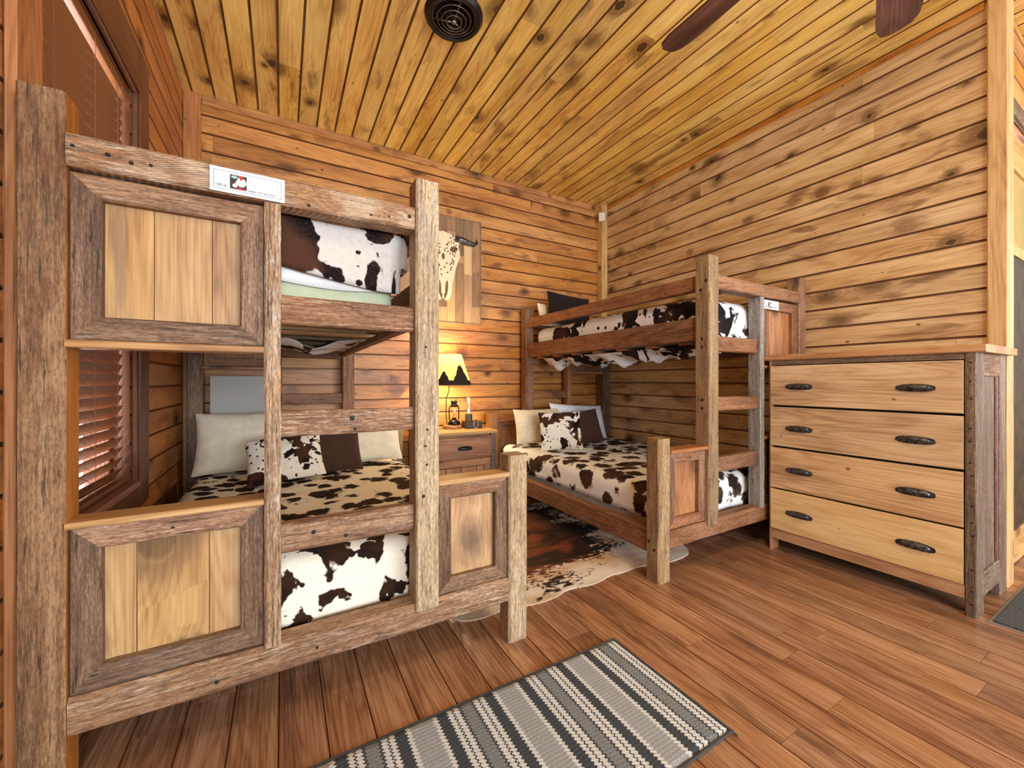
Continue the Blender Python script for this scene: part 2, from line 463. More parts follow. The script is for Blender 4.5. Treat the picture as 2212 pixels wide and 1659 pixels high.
def hide_mat():
    s = NT('cowhide')
    u, v, uvv = s.uv()
    du = s.math('DIVIDE', s.math('SUBTRACT', u, 1.30), .80)
    dv = s.math('DIVIDE', s.math('SUBTRACT', v, 2.55), .74)
    rr = s.math('SQRT', s.math('ADD', s.math('MULTIPLY', du, du), s.math('MULTIPLY', dv, dv)))
    vec = s.comb(u, s.math('MULTIPLY', v, 2.2))
    fine = s.noise(vec, 22, 4, .75, .5)
    bg = s.noise(vec, 2.6, 3, .6, .4)
    f = s.math('ADD', rr, s.math('MULTIPLY', s.math('SUBTRACT', fine, .5), 1.1))
    f = s.math('ADD', f, s.math('MULTIPLY', s.math('SUBTRACT', bg, .5), 1.2))
    m = s.step(f, .93, .99)
    bk = s.mix(s.step(bg, .42, .6), lin((26, 16, 14)), lin((124, 62, 30)))
    bk = s.mix(s.step(s.noise(vec, 9, 3, .6), .35, .75, 0, .5), bk, lin((70, 34, 20)))
    bk = s.mix(s.step(u, 1.55, 1.9), bk, lin((30, 24, 26)))
    wh = s.mix(s.step(s.noise(vec, 3, 2), .3, .7), lin((236, 226, 214)), lin((206, 172, 134)))
    s.bump(s.noise(vec, 160, 2), .4, .003)
    return s.fin(s.mix(m, bk, wh), .55, .4)


M['hide'] = hide_mat()


def rug_mat():
    s = NT('striped_rug_yarn')
    u, v, uvv = s.uv()
    rope = s.math('MULTIPLY', s.math('SINE', s.math('MULTIPLY', v, 480.)), .0032)
    nz = s.math('MULTIPLY', s.math('SUBTRACT', s.noise(uvv, 70, 2), .5), .008)
    x = s.math('ADD', s.math('SUBTRACT', u, .994), s.math('ADD', rope, nz))
    p = .305
    x = s.math('ABSOLUTE', s.math('SUBTRACT', s.math('FLOORED_MODULO', s.math('ADD', x, p / 2), p), p / 2))
    x = s.math('DIVIDE', x, p / 2)
    gy, cr, dk, mt = lin((186, 192, 198)), lin((246, 250, 252)), lin((84, 90, 98)), lin((150, 156, 160))
    stops = [(0, gy), (.24, cr), (.33, dk), (.56, cr), (.665, dk), (.70, cr), (.82, dk), (.87, mt)]
    c = s.ramp(x, stops, 'CONSTANT')
    speck = s.noise(s.comb(u, s.math('MULTIPLY', v, 1.4)), 260, 2, .7)
    c = s.mix(s.step(speck, .35, .68), s.mix(1.0, c, lin((190, 190, 190)), 'MULTIPLY'), c)
    h = s.math('ADD', s.math('MULTIPLY', s.math('SINE', s.math('MULTIPLY', v, 480.)), .12), speck)
    s.bump(h, .8, .004)
    return s.fin(c, .95, .1)


M['rug'] = rug_mat()


# ------------------------------------------------------------------ mesh builder
class MB:
    def __init__(s):
        s.v, s.f, s.uv, s.rn, s.mi = [], [], [], [], []

    def face(s, idx, uvs, rn, mi=0):
        s.f.append(idx)
        s.uv += uvs
        s.rn += [rn] * len(idx)
        s.mi.append(mi)

    def timber(s, ax, lo, hi, c=.006, jit=.001, mitre=None, seg=.12, mi=0, rn=None, wob=0.0, gm=None, side=None):
        a, b = (ax + 1) % 3, (ax + 2) % 3
        L = hi[ax] - lo[ax]
        wa, wb = hi[a] - lo[a], hi[b] - lo[b]
        c = min(c, wa * .3, wb * .3)
        n = max(1, int(L / seg)) if (jit or wob) else 1
        rn = rn or (R.random(), R.random())
        prof = [(c, 0), (wa - c, 0), (wa, c), (wa, wb - c), (wa - c, wb), (c, wb), (0, wb - c), (0, c)]
        per = [0]
        for j in range(8):
            p, q = prof[j], prof[(j + 1) % 8]
            per.append(per[-1] + math.hypot(p[0] - q[0], p[1] - q[1]))
        base = len(s.v)
        ph = R.random() * 9
        ls = []
        for k in range(n + 1):
            t = k / n
            cw = wob * (math.sin(t * L * 5 + ph) + .5 * math.sin(t * L * 13 + ph * 2))
            for (pa, pb) in prof:
                ja = (R.random() - .5) * 2 * jit
                jb = (R.random() - .5) * 2 * jit
                l0, l1 = 0.0, L
                if mitre:
                    m_ax, msd, ks, ke = mitre
                    q = pa if m_ax == a else pb
                    W = wa if m_ax == a else wb
                    d = q if msd < 0 else W - q
                    l0, l1 = ks * d, L - ke * d
                l = l0 + (l1 - l0) * t
                co = [0, 0, 0]
                co[ax] = lo[ax] + l
                co[a] = lo[a] + pa + ja
                co[b] = lo[b] + pb + jb + (cw if pb > wb * .5 else 0)
                s.v.append(tuple(co))
                ls.append(l)
        for k in range(n):
            for j in range(8):
                j2 = (j + 1) % 8
                i0, i1 = base + k * 8 + j, base + k * 8 + j2
                i2, i3 = i1 + 8, i0 + 8
                s.face((i0, i1, i2, i3), [(ls[i0 - base], per[j]), (ls[i1 - base], per[j + 1]), (ls[i2 - base], per[j + 1]), (ls[i3 - base], per[j])], rn,
                       (side[1] if side and j == side[0] else gm if (gm is not None and j % 2) else mi))
        s.face(tuple(base + 7 - j for j in range(8)), [(prof[7 - j][0] * .3, prof[7 - j][1]) for j in range(8)], rn, mi)
        e = base + n * 8
        s.face(tuple(e + j for j in range(8)), [(prof[j][0] * .3, prof[j][1]) for j in range(8)], rn, mi)
        return s

    def box(s, lo, hi, c=.002, mi=0, ax=None):
        if ax is None:
            d = [hi[i] - lo[i] for i in range(3)]
            ax = d.index(max(d))
        return s.timber(ax, lo, hi, c, 0, mi=mi)

    def tube(s, pts, r, n=8, mi=0, closed=False):
        rn = (R.random(), R.random())
        base = len(s.v)
        P = [Vector(p) for p in pts]
        m = len(P)
        rr = r if isinstance(r, (list, tuple)) else [r] * m
        for i, p in enumerate(P):
            if closed:
                t = P[(i + 1) % m] - P[(i - 1) % m]
            else:
                t = P[min(i + 1, m - 1)] - P[max(i - 1, 0)]
            t.normalize()
            up = Vector((0, 0, 1)) if abs(t.z) < .9 else Vector((1, 0, 0))
            x = t.cross(up).normalized()
            y = t.cross(x).normalized()
            for j in range(n):
                a = 2 * PI * j / n
                s.v.append(tuple(p + (x * math.cos(a) + y * math.sin(a)) * rr[i]))
        for i in range(m if closed else m - 1):
            for j in range(n):
                j2 = (j + 1) % n
                k2 = (i + 1) % m
                s.face((base + i * n + j, base + i * n + j2, base + k2 * n + j2, base + k2 * n + j), [(i * .05, j * .02), (i * .05, j * .02 + .02), (i * .05 + .05, j * .02 + .02), (i * .05 + .05, j * .02)], rn, mi)
        if not closed:
            s.face(tuple(base + n - 1 - j for j in range(n)), [(0, 0)] * n, rn, mi)
            s.face(tuple(base + (m - 1) * n + j for j in range(n)), [(0, 0)] * n, rn, mi)
        return s

    def lathe(s, cx, cy, prof, n=28, mi=0, sx=1, sy=1):
        rn = (R.random(), R.random())
        base = len(s.v)
        m = len(prof)
        for (r, z) in prof:
            for j in range(n):
                a = 2 * PI * j / n
                s.v.append((cx + math.cos(a) * r * sx, cy + math.sin(a) * r * sy, z))
        for i in range(m - 1):
            for j in range(n):
                j2 = (j + 1) % n
                s.face((base + i * n + j, base + i * n + j2, base + (i + 1) * n + j2, base + (i + 1) * n + j),
                       [(j * .02, i * .02), (j * .02 + .02, i * .02), (j * .02 + .02, i * .02 + .02), (j * .02, i * .02 + .02)], rn, mi)
        return s

    def prism(s, pts, z0, z1, fn, mi=0, uvf=None):
        """closed outline pts (2d, counter-clockwise), extruded z0..z1; fn maps (x,y,z)->3d"""
        rn = (R.random(), R.random())
        base = len(s.v)
        n = len(pts)
        for z in (z0, z1):
            for (x, y) in pts:
                s.v.append(tuple(fn(x, y, z)))
        uvp = [uvf(x, y) if uvf else (x, y) for x, y in pts]
        s.face(tuple(base + n - 1 - j for j in range(n)), [uvp[n - 1 - j] for j in range(n)], rn, mi)
        s.face(tuple(base + n + j for j in range(n)), list(uvp), rn, mi)
        for j in range(n):
            j2 = (j + 1) % n
            s.face((base + j, base + j2, base + n + j2, base + n + j), [uvp[j], uvp[j2], uvp[j2], uvp[j]], rn, mi)
        return s

    def build(s, name, mats, parent=None, smooth=False, **props):
        me = bpy.data.meshes.new(name)
        me.from_pydata(s.v, [], s.f)
        u1 = me.uv_layers.new(name='UVMap')
        u2 = me.uv_layers.new(name='rnd')
        u1.data.foreach_set('uv', [x for p in s.uv for x in p])
        u2.data.foreach_set('uv', [x for p in s.rn for x in p])
        me.polygons.foreach_set('material_index', s.mi)
        if smooth:
            me.polygons.foreach_set('use_smooth', [True] * len(s.f))
        if not isinstance(mats, (list, tuple)):
            mats = [mats]
        for m in mats:
            me.materials.append(m)
        me.update()
        o = bpy.data.objects.new(name, me)
        C.objects.link(o)
        if parent is not None:
            o.parent = parent
            mw = Matrix.Identity(4)
            p = parent
            while p is not None:
                mw = p.matrix_basis @ mw
                p = p.parent
            o.matrix_basis = mw.inverted()
        for k, v in props.items():
            o[k] = v
        return o


def thing(name, label, cat, loc=(0, 0, 0), group=None):
    o = bpy.data.objects.new(name, None)
    o.empty_display_size = .05
    o.location = loc
    C.objects.link(o)
    o['label'] = label
    o['category'] = cat
    if group:
        o['group'] = group
    return o


def struct(o):
    o['kind'] = 'structure'
    return o


# ------------------------------------------------------------------ the room
def boards(mb, ax, across, lo, hi, pitch, first, thick_ax, t0, t1, c=.004, holes=(), jl=2.2, jh=4.8, gap=.0022):
    """rows of boards running along ax and stacked along `across`; holes are (along0, along1, across0, across1)"""
    p = first
    while p > lo[across]:
        p -= pitch
    while p < hi[across] - 1e-4:
        a0, a1 = max(p, lo[across]), min(p + pitch, hi[across])
        if a1 - a0 > .008:
            spans = [(lo[ax], hi[ax])]
            for (h0, h1, g0, g1) in holes:
                if a1 > g0 + .02 and a0 < g1 - .02:
                    spans = [q for (s0, s1) in spans for q in ((s0, min(s1, h0)), (max(s0, h1), s1)) if q[1] - q[0] > .02]
            for (s0, s1) in spans:
                x = s0 - (R.uniform(0, jh) if (s1 - s0) > 2.5 else 0)
                while x < s1:
                    e = x + R.uniform(jl, jh) if (s1 - s0) > 2.5 else s1
                    b0, b1 = max(x, s0), min(e, s1)
                    if s1 - b1 < .25:
                        b1 = s1
                        e = s1 + 1
                    if b1 - b0 > .03:
                        l, h = [0, 0, 0], [0, 0, 0]
                        l[ax], h[ax] = b0 + .0006, b1 - .0006
                        l[across], h[across] = a0 + gap, a1 - gap
                        l[thick_ax], h[thick_ax] = t0, t1
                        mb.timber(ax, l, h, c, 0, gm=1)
                    x = e
        p += pitch


mb = MB()
boards(mb, 1, 0, (XL, YF, 0), (XE, YB, 0), .1322, .122, 2, -.02, 0.0, c=.0018, jl=.8, jh=2.0, gap=.0007)
mb.box((XL - .1, YF - .1, -.09), (XE + .1, YB + .1, -.021))
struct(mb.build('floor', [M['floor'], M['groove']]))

mb = MB()
boards(mb, 1, 0, (XL, YF, 0), (XE, YB, 0), .1354, -.0255, 2, ZC, ZC + .016, c=.006, jl=1.8, jh=4.6)
mb.box((XL - .1, YF - .1, ZC + .017), (XE + .1, YB + .1, ZC + .08))
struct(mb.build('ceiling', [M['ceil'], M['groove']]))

mb = MB()
boards(mb, 0, 2, (XL, 0, 0), (XR, 0, ZC), .1325, 3.06 - .1325 * 10, 1, YB, YB + .016, c=.006, jl=3.0, jh=6)
mb.box((XL - .1, YB + .017, 0), (XR + .2, YB + .1, ZC))
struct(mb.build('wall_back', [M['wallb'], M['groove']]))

mb = MB()
boards(mb, 1, 2, (0, YH + .005, 0), (0, YB, ZC), .1325, 3.073 - .1325 * 10, 0, XR, XR + .016, c=.006, jl=3.0, jh=6)
mb.box((XR + .017, YH, 0), (XR + .1, YB + .1, ZC))
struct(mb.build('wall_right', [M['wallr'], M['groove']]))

WY0, WY1, WZ0, WZ1 = 1.70, 2.535, .60, 2.46
mb = MB()
boards(mb, 1, 2, (0, YF, 0), (0, YB, ZC), .1325, 3.06 - .1325 * 10, 0, XL - .016, XL, c=.006, holes=[(WY0, WY1, WZ0, WZ1)])
for lo, hi in (((YF - .1, 0), (WY0, ZC)), ((WY1, 0), (YB + .1, ZC)), ((WY0, 0), (WY1, WZ0)), ((WY0, WZ1), (WY1, ZC))):
    mb.box((XL - .16, lo[0], lo[1]), (XL - .017, hi[0], hi[1]))
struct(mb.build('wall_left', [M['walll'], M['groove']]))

mb = MB()
boards(mb, 0, 2, (XR + .1, 0, 0), (XE, 0, ZC), .1325, 3.0 - .1325 * 10, 1, YH, YH + .016, c=.006, holes=[(3.50, 4.42, 0, 2.62)])
mb.box((XR + .1, YH + .017, 0), (3.50, YH + .1, ZC))
mb.box((4.42, YH + .017, 0), (XE, YH + .1, ZC))
mb.box((3.50, YH + .017, 2.62), (4.42, YH + .1, ZC))
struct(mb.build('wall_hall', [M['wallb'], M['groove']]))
struct(MB().box((XL - .1, YF - .1, 0), (XE + .1, YF, ZC)).build('wall_front', M['walll']))
struct(MB().box((XE, YF, 0), (XE + .1, YH + .1, ZC)).build('wall_side', M['wallb']))

# corner posts and trims
struct(MB().timber(2, (3.28, YB - .09, 0), (XR - .001, YB - .001, ZC - .001), .006, .0008).build('trim_1', M['trimp']))
struct(MB().timber(2, (XL + .001, YB - .03, 0), (XL + .105, YB - .001, ZC - .001), .005, .0008).build('trim_2', M['walll']))
struct(MB().timber(2, (XR - .022, .553, 0), (XR + .10, .628, ZC - .001), .005, .0006).build('trim_3', M['trimp']))
struct(MB().timber(0, (XL + .11, YB - .016, ZC - .062), (3.277, YB - .001, ZC - .002), .004, .0005).build('trim_4', M['wallb']))
struct(MB().timber(1, (XR - .012, .64, ZC - .045), (XR - .001, YB - .09, ZC - .002), .004, .0005).build('trim_5', M['wallb']))

# door in the wall beyond the dresser
mb = MB()
mb.timber(2, (3.44, YH - .022, 0), (3.505, YH, 2.66), .004, .0005)
mb.timber(0, (3.44, YH - .022, 2.60), (4.48, YH - .001, 2.67), .004, .0005)
mb.timber(2, (4.42, YH - .022, 0), (4.48, YH, 2.60), .004, .0005)
struct(mb.build('trim_6', M['dside']))
mb = MB()
mb.timber(2, (3.51, YH + .02, .01), (3.56, YH + .06, 2.58), .004, .0005)
mb.timber(2, (4.37, YH + .02, .01), (4.415, YH + .06, 2.58), .004, .0005)
mb.box((3.56, YH + .02, .01), (4.37, YH + .06, .2))
mb.box((3.56, YH + .02, 2.38), (4.37, YH + .06, 2.58))
mb.box((3.56, YH + .02, 1.86), (4.37, YH + .06, 1.92))
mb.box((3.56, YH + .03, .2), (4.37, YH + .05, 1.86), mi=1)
door = struct(mb.build('door_1', [M['trimp'], M['dim']]))
MB().box((3.56, YH + .035, 1.92), (4.37, YH + .042, 2.38)).build('door_glass', plain('lit_door_glass', (190, 170, 110), .1), door)
MB().box((3.565, YH + .008, .94), (3.60, YH + .02, 1.03)).build('door_handle', M['black'], door)

# ------------------------------------------------------------------ window with casing, glass and blinds
mb = MB()
mb.timber(2, (XL - .10, WY0 + .0125, WZ0 + .03), (XL - .06, WY0 + .05, WZ1 - .013), .004, 0)
mb.timber(2, (XL - .10, WY1 - .045, WZ0 + .03), (XL - .06, WY1 - .013, WZ1 - .013), .004, 0)
mb.timber(1, (XL - .10, WY0 + .05, WZ1 - .06), (XL - .06, WY1 - .05, WZ1 - .001), .004, 0)
mb.timber(1, (XL - .10, WY0 + .05, WZ0 + .03), (XL - .06, WY1 - .05, WZ0 + .08), .004, 0)
mb.timber(1, (XL - .095, WY0 + .05, 1.51), (XL - .065, WY1 - .05, 1.55), .004, 0)
win = struct(mb.build('window_1', M['casing']))
mb = MB()
mb.box((XL - .158, WY1 - .0125, WZ0 + .03), (XL - .0005, WY1 - .0008, WZ1 - .001), .001, ax=2)
mb.box((XL - .158, WY0 + .0008, WZ0 + .03), (XL - .0005, WY0 + .0115, WZ1 - .001), .001, ax=2)
mb.box((XL - .158, WY0 + .012, WZ1 - .0125), (XL - .0005, WY1 - .013, WZ1 - .0008), .001, ax=1)
mb.build('window_jamb', M['casing'], win)
MB().box((XL - .085, WY0 + .05, WZ0 + .08), (XL - .08, WY1 - .05, WZ1 - .06)).build('window_glass', M['glass'], win)
mb = MB()
mb.timber(1, (XL - .15, WY0 + .001, WZ0 + .001), (XL + .035, WY1 - .001, WZ0 + .028), .005, 0)
mb.build('window_sill', plain('sill_paint', (150, 100, 84), .4), win)
mb = MB()
mb.timber(2, (XL + .001, 2.537, .50), (XL + .024, 2.73, 2.70), .005, .0006)
mb.timber(2, (XL + .024, 2.545, .62), (XL + .034, 2.60, 2.47), .003, .0004)
mb.timber(1, (XL + .001, 1.56, 2.462), (XL + .024, 2.537, 2.70), .005, .0006)
mb.timber(1, (XL + .024, 1.70, 2.47), (XL + .034, 2.60, 2.53), .003, .0004)
mb.timber(1, (XL + .001, 1.56, .47), (XL + .022, 2.537, .598), .005, .0006)
struct(mb.build('trim_7', M['casing']))
struct(MB().timber(2, (XL + .001, 1.53, .02), (XL + .026, 1.665, ZC - .002), .005, .0008).build('trim_8', M['inner']))

bl = thing('window_blinds', 'dark reddish-brown wooden slat blinds in the window behind the near bunk bed', 'blinds', (XL - .02, (WY0 + WY1) / 2, WZ0 + .03))
MB().box((XL - .055, WY0 + .012, WZ1 - .055), (XL - .005, WY1 - .012, WZ1 - .002), .003).build('head_rail', M['slat'], bl)
mb = MB()
z = WZ0 + .085
NS = 0
while z < WZ1 - .07:
    th = math.radians(72 if z > 1.30 else 72 - (1.30 - z) * 24)
    hw, ht = .0272, .0014
    rn = (R.random(), R.random())
    dx, dz = math.cos(th) * hw, math.sin(th) * hw
    nx, nz_ = math.sin(th) * ht, math.cos(th) * ht
    xc = XL - .03
    base = len(mb.v)
    for (yy) in (WY0 + .014, WY1 - .032):
        # room edge high, outer edge low; slight crown
        for (k, e) in ((-1, 1), (0, 1.9), (1, 1), (1, -1), (0, -.2), (-1, -1)):
            mb.v.append((xc + dx * k - nx * e, yy, z + dz * k + nz_ * e))
    for j in range(6):
        j2 = (j + 1) % 6
        mb.face((base + j, base + j2, base + 6 + j2, base + 6 + j), [(0, 0)] * 4, rn)
    mb.face(tuple(base + 5 - j for j in range(6)), [(0, 0)] * 6, rn)
    mb.face(tuple(base + 6 + j for j in range(6)), [(0, 0)] * 6, rn)
    z += .0465
mb.build('slats', M['slat'], bl)
MB().box((XL - .052, WY0 + .012, WZ0 + .035), (XL - .006, WY1 - .012, WZ0 + .052), .003).build('bottom_rail', M['slat'], bl)
for yy in (WY0 + .10, WY0 + .42, WY1 - .12):
    mb = MB()
    for xo in (-.058, .001):
        mb.tube([(XL + xo, yy, WZ0 + .05), (XL + xo, yy, WZ1 - .05)], .0009, 5)
    zz = WZ0 + .08
    while zz < WZ1 - .09:
        mb.tube([(XL - .058, yy, zz + .022), (XL + .001, yy, zz - .022)], .0010, 4)
        zz += .0465
    mb.build('ladder_cord', plain('blind_cord', (128, 88, 70), .7), bl)
mb = MB()
mb.tube([(XL + .006, WY1 - .20, 2.38), (XL + .010, WY1 - .19, 1.5), (XL + .008, WY1 - .21, .72)], .0016, 5)
mb.build('pull_cord', plain('pull_cord_brown', (120, 80, 64), .7), bl)


# ------------------------------------------------------------------ bunk beds
HY = 3.62       # back faces of the head posts


def rect_frame(parent, fx, xa, xb, za, zb, y0, y1, wv, wh, mats, m2=None):
    """mitred frame in the xz-plane"""
    out = []
    for i in range(4):
        mb = MB()
        X0, X1 = sorted((fx(xa), fx(xb)))
        if i == 0:
            mb.timber(0, (X0, y0, za), (X1, y1, za + wh), .004, .0007, mitre=(2, -1, wv / wh, wv / wh))
        elif i == 1:
            mb.timber(0, (X0, y0, zb - wh), (X1, y1, zb), .004, .0007, mitre=(2, 1, wv / wh, wv / wh))
        elif i == 2:
            mb.timber(2, (X0, y0, za), (X0 + wv, y1, zb), .004, .0007, mitre=(0, -1, wh / wv, wh / wv))
        else:
            mb.timber(2, (X1 - wv, y0, za), (X1, y1, zb), .004, .0007, mitre=(0, 1, wh / wv, wh / wv))
        m = mats[i % len(mats)]
        o = mb.build('frame_rail', m, parent)
        out.append(o)
    return out


def holes_disc(parent, pts, name='bolt_hole', r=.007, axis='y', mat=None):
    for p in pts:
        mb = MB()
        if axis == 'y':
            mb.tube([(p[0], p[1] - .0012, p[2]), (p[0], p[1] + .004, p[2])], r * (p[3] if len(p) > 3 else 1), 12)
        else:
            mb.tube([(p[0] - .0012, p[1], p[2]), (p[0] + .004, p[1], p[2])], r * (p[3] if len(p) > 3 else 1), 12)
        mb.build(name, mat or M['bolt'], parent)


def bed_end(root, fx, yf, d, mt, foot=True):
    """one end of a bunk; yf = outer face; d=+1 when the bed runs away from the face toward +y, -1 mirrored"""
    def Yr(a, b):
        p, q = yf + d * a, yf + d * b
        return (min(p, q), max(p, q))

    def tim(ax, x0, x1, z0, z1, ya, yb, **k):
        X0, X1 = sorted((fx(x0), fx(x1)))
        y0, y1 = Yr(ya, yb)
        return MB().timber(ax, (X0, y0, z0), (X1, y1, z1), **k)
    P = {}
    P['tall'] = tim(2, -.576, -.487, 0, 1.848, 0, .088, c=.006, jit=.0012, side=(2, 1)).build('post', [mt['tall'], M['inner']], root)
    P['up'] = tim(2, .427, .517, .250, 1.85, -.012, .085, c=.007, jit=.0014).build('ladder_post', mt['up'], root)
    P['low'] = tim(2, .826, .917, 0, .787, 0, .088, c=.007, jit=.0012).build('post', mt['low'], root)
    P['st'] = tim(2, -.049, -.004, .268, 1.658, -.006, .078, c=.005, jit=.0014, seg=.05).build('ladder_post', mt['st'], root)
    P['guard'] = tim(0, -.485, .425, 1.661, 1.745, -.004, .08, c=.007, jit=.0014, wob=.0012).build('guard_rail', mt['guard'], root)
    P['rail'] = tim(0, -.485, .824, .172, .272, .004, .084, c=.008, jit=.0016, wob=.0022).build('bottom_rail', mt['rail'], root)
    for (z0, z1) in ((1.285, 1.378), (.921, 1.004), (.546, .640)):
        r = tim(0, -.003, .426, z0, z1, .016, .062, c=.006, jit=.0014, wob=.0012).build('ladder_rung', mt['rung'], root)
        P.setdefault('rungs', []).append(r)
    # panels
    for (xa, xb, za, zb, w, seams) in ((-.485, -.050, 1.209, 1.652, .064, (.36, .72)), (-.485, -.050, .274, .716, .064, (.26, .70)), (.518, .825, .274, .699, .058, (1.,))):
        mb = MB()
        e = [0] + list(seams)
        if e[-1] < 1:
            e.append(1)
        W = xb - xa - .06
        for k in range(len(e) - 1):
            X0, X1 = sorted((fx(xa + .03 + W * e[k]), fx(xa + .03 + W * e[k + 1])))
            y0, y1 = Yr(.040, .054)
            mb.timber(2, (X0 + .0006, y0, za + .03), (X1 - .0006, y1, zb - .03), .0015, 0)
        pan = mb.build('end_panel', mt['panel'], root)
        y0, y1 = Yr(.014, .066)
        rect_frame(pan, fx, xa, xb, za, zb, y0, y1, w * .98, w, mt['frame'])
        P.setdefault('panels', []).append(pan)
    tim(0, -.486, -.050, 1.188, 1.208, -.008, .085, c=.003, jit=.0006).build('ledge', mt['ledge'], root)
    tim(0, -.486, -.050, .7165, .734, -.008, .085, c=.003, jit=.0006).build('ledge', mt['ledge'], root)
    tim(0, .518, .825, .700, .720, -.006, .085, c=.003, jit=.0006).build('ledge', mt['ledge'], root)
    return P


def bunk(name, label, fx, yf, mt, mh, ms):
    root = thing(name, label, 'bunk bed', (fx(0), (yf + HY) / 2, 0), 'wooden twin-over-full bunk beds')
    foot = bed_end(root, fx, yf, 1, mt)
    head = bed_end(root, fx, HY, -1, mh)
    ya, yb = yf + .09, HY - .09
    for (x0, x1, z0, z1, m) in ((.445, .495, 1.352, 1.492, ms), (.445, .495, 1.657, 1.748, ms), (-.55, -.505, 1.30, 1.44, ms),
                                (.845, .90, .145, .275, ms), (-.55, -.505, .150, .275, ms)):
        X0, X1 = sorted((fx(x0), fx(x1)))
        MB().timber(1, (X0, ya, z0), (X1, yb, z1), .006, .0012, seg=.2, wob=.0015).build('side_rail', m, root)
    # platforms: slats under each mattress
    for (xa, xb, z) in ((-.504, .444, 1.352), (-.504, .844, .2)):
        X0, X1 = sorted((fx(xa), fx(xb)))
        for k in range(7):
            y = ya + .10 + (yb - ya - .25) * k / 6
            MB().timber(0, (X0, y, z - .018), (X1, y + .07, z), .002, 0).build('platform_slat', mt['panel'], root)
    X0, X1 = sorted((fx(.405), fx(.444)) if fx(0) < 1 else (fx(-.42), fx(-.46)))
    MB().timber(1, (X0, ya + .01, 1.300), (X1, yb - .01, 1.333), .004, .0008).build('slat_support', ms, root)
    return root, foot, head


fx1 = lambda x: x
fx2 = lambda x: 2.725 - 1.05 * x
mt1 = dict(tall=M['darkpost'], up=M['lightpost'], low=M['lightpost'], st=M['greyst'], guard=M['beam'], rail=M['rail'], rung=M['rail'],
           panel=M['panel'], frame=[M['frame'], M['rail'], M['frame'], M['frame']], ledge=M['ledge'])
mh1 = dict(tall=M['frame'], up=M['redrail'], low=M['midpost'], st=M['frame'], guard=M['redrail'], rail=M['redrail'], rung=M['redrail'],
           panel=M['redpanel'], frame=[M['redrail']], ledge=M['redpanel'])
bed1, f1, h1 = bunk('bunk_bed', 'near bunk bed of pale reclaimed timber with honey panels, beside the window with blinds', fx1, 1.473, mt1, mh1, M['redrail'])
mt2 = dict(tall=M['redrail'], up=M['midpost'], low=M['midpost'], st=M['silver'], guard=M['redrail'], rail=M['redrail'], rung=M['redrail'],
           panel=M['redpanel'], frame=[M['redrail'], M['redrail'], M['frame'], M['redrail']], ledge=M['redpanel'])
mh2 = dict(tall=M['frame'], up=M['redrail'], low=M['nsd'], st=M['redpanel'], guard=M['redrail'], rail=M['redrail'], rung=M['nsd'],
           panel=M['redpanel'], frame=[M['redrail']], ledge=M['redpanel'])
bed2, f2, h2 = bunk('bunk_bed', 'far bunk bed of red-brown timber in the corner, partly behind the tall dresser', fx2, 1.495, mt2, mh2, M['redrail'])
holes_disc(f1['guard'], [(-.472, 1.469, 1.711, .8), (-.405, 1.469, 1.705, 1.1), (-.358, 1.469, 1.696, 1), (-.317, 1.469, 1.70, .8), (.075, 1.469, 1.674, 1), (.332, 1.469, 1.69, .7), (.405, 1.469, 1.705, 1.3)], 'nail_hole', .0055)
holes_disc(f1['up'], [(.464, 1.461, 1.228, .8), (.455, 1.461, .674, 1.2), (.47, 1.461, .92, .8), (.463, 1.461, .86, .7), (.468, 1.461, .79, .8)], 'nail_hole', .0055)
holes_disc(f1['rungs'][1], [(.21, 1.489, .972, 1.6), (.22, 1.489, .935, 1)], 'nail_hole', .0055)
holes_disc(f1['rungs'][2], [(.09, 1.489, .60, 1.3), (.19, 1.489, .57, 1.2)], 'nail_hole', .0055)
holes_disc(f1['rail'], [(-.13, 1.477, .215, 1.2), (-.17, 1.477, .205, 1.0), (.10, 1.477, .22, .8)], 'nail_hole', .0055)
holes_disc(f2['low'], [(fx2(.917), 1.56, .218), (fx2(.917), 1.525, .178)], 'bolt_hole', .008, 'x')
XU = fx2(.517)
holes_disc(f2['up'], [(XU, 1.505, 1.70), (XU, 1.54, 1.65), (XU, 1.53, 1.355), (XU, 1.53, 1.305), (XU, 1.53, .99), (XU, 1.53, .94)], 'bolt_hole', .008, 'x')
holes_disc(h2['up'], [(XU, 3.575, z) for z in (1.70, 1.64, 1.34, 1.28, .98, .93)], 'bolt_hole', .008, 'x')


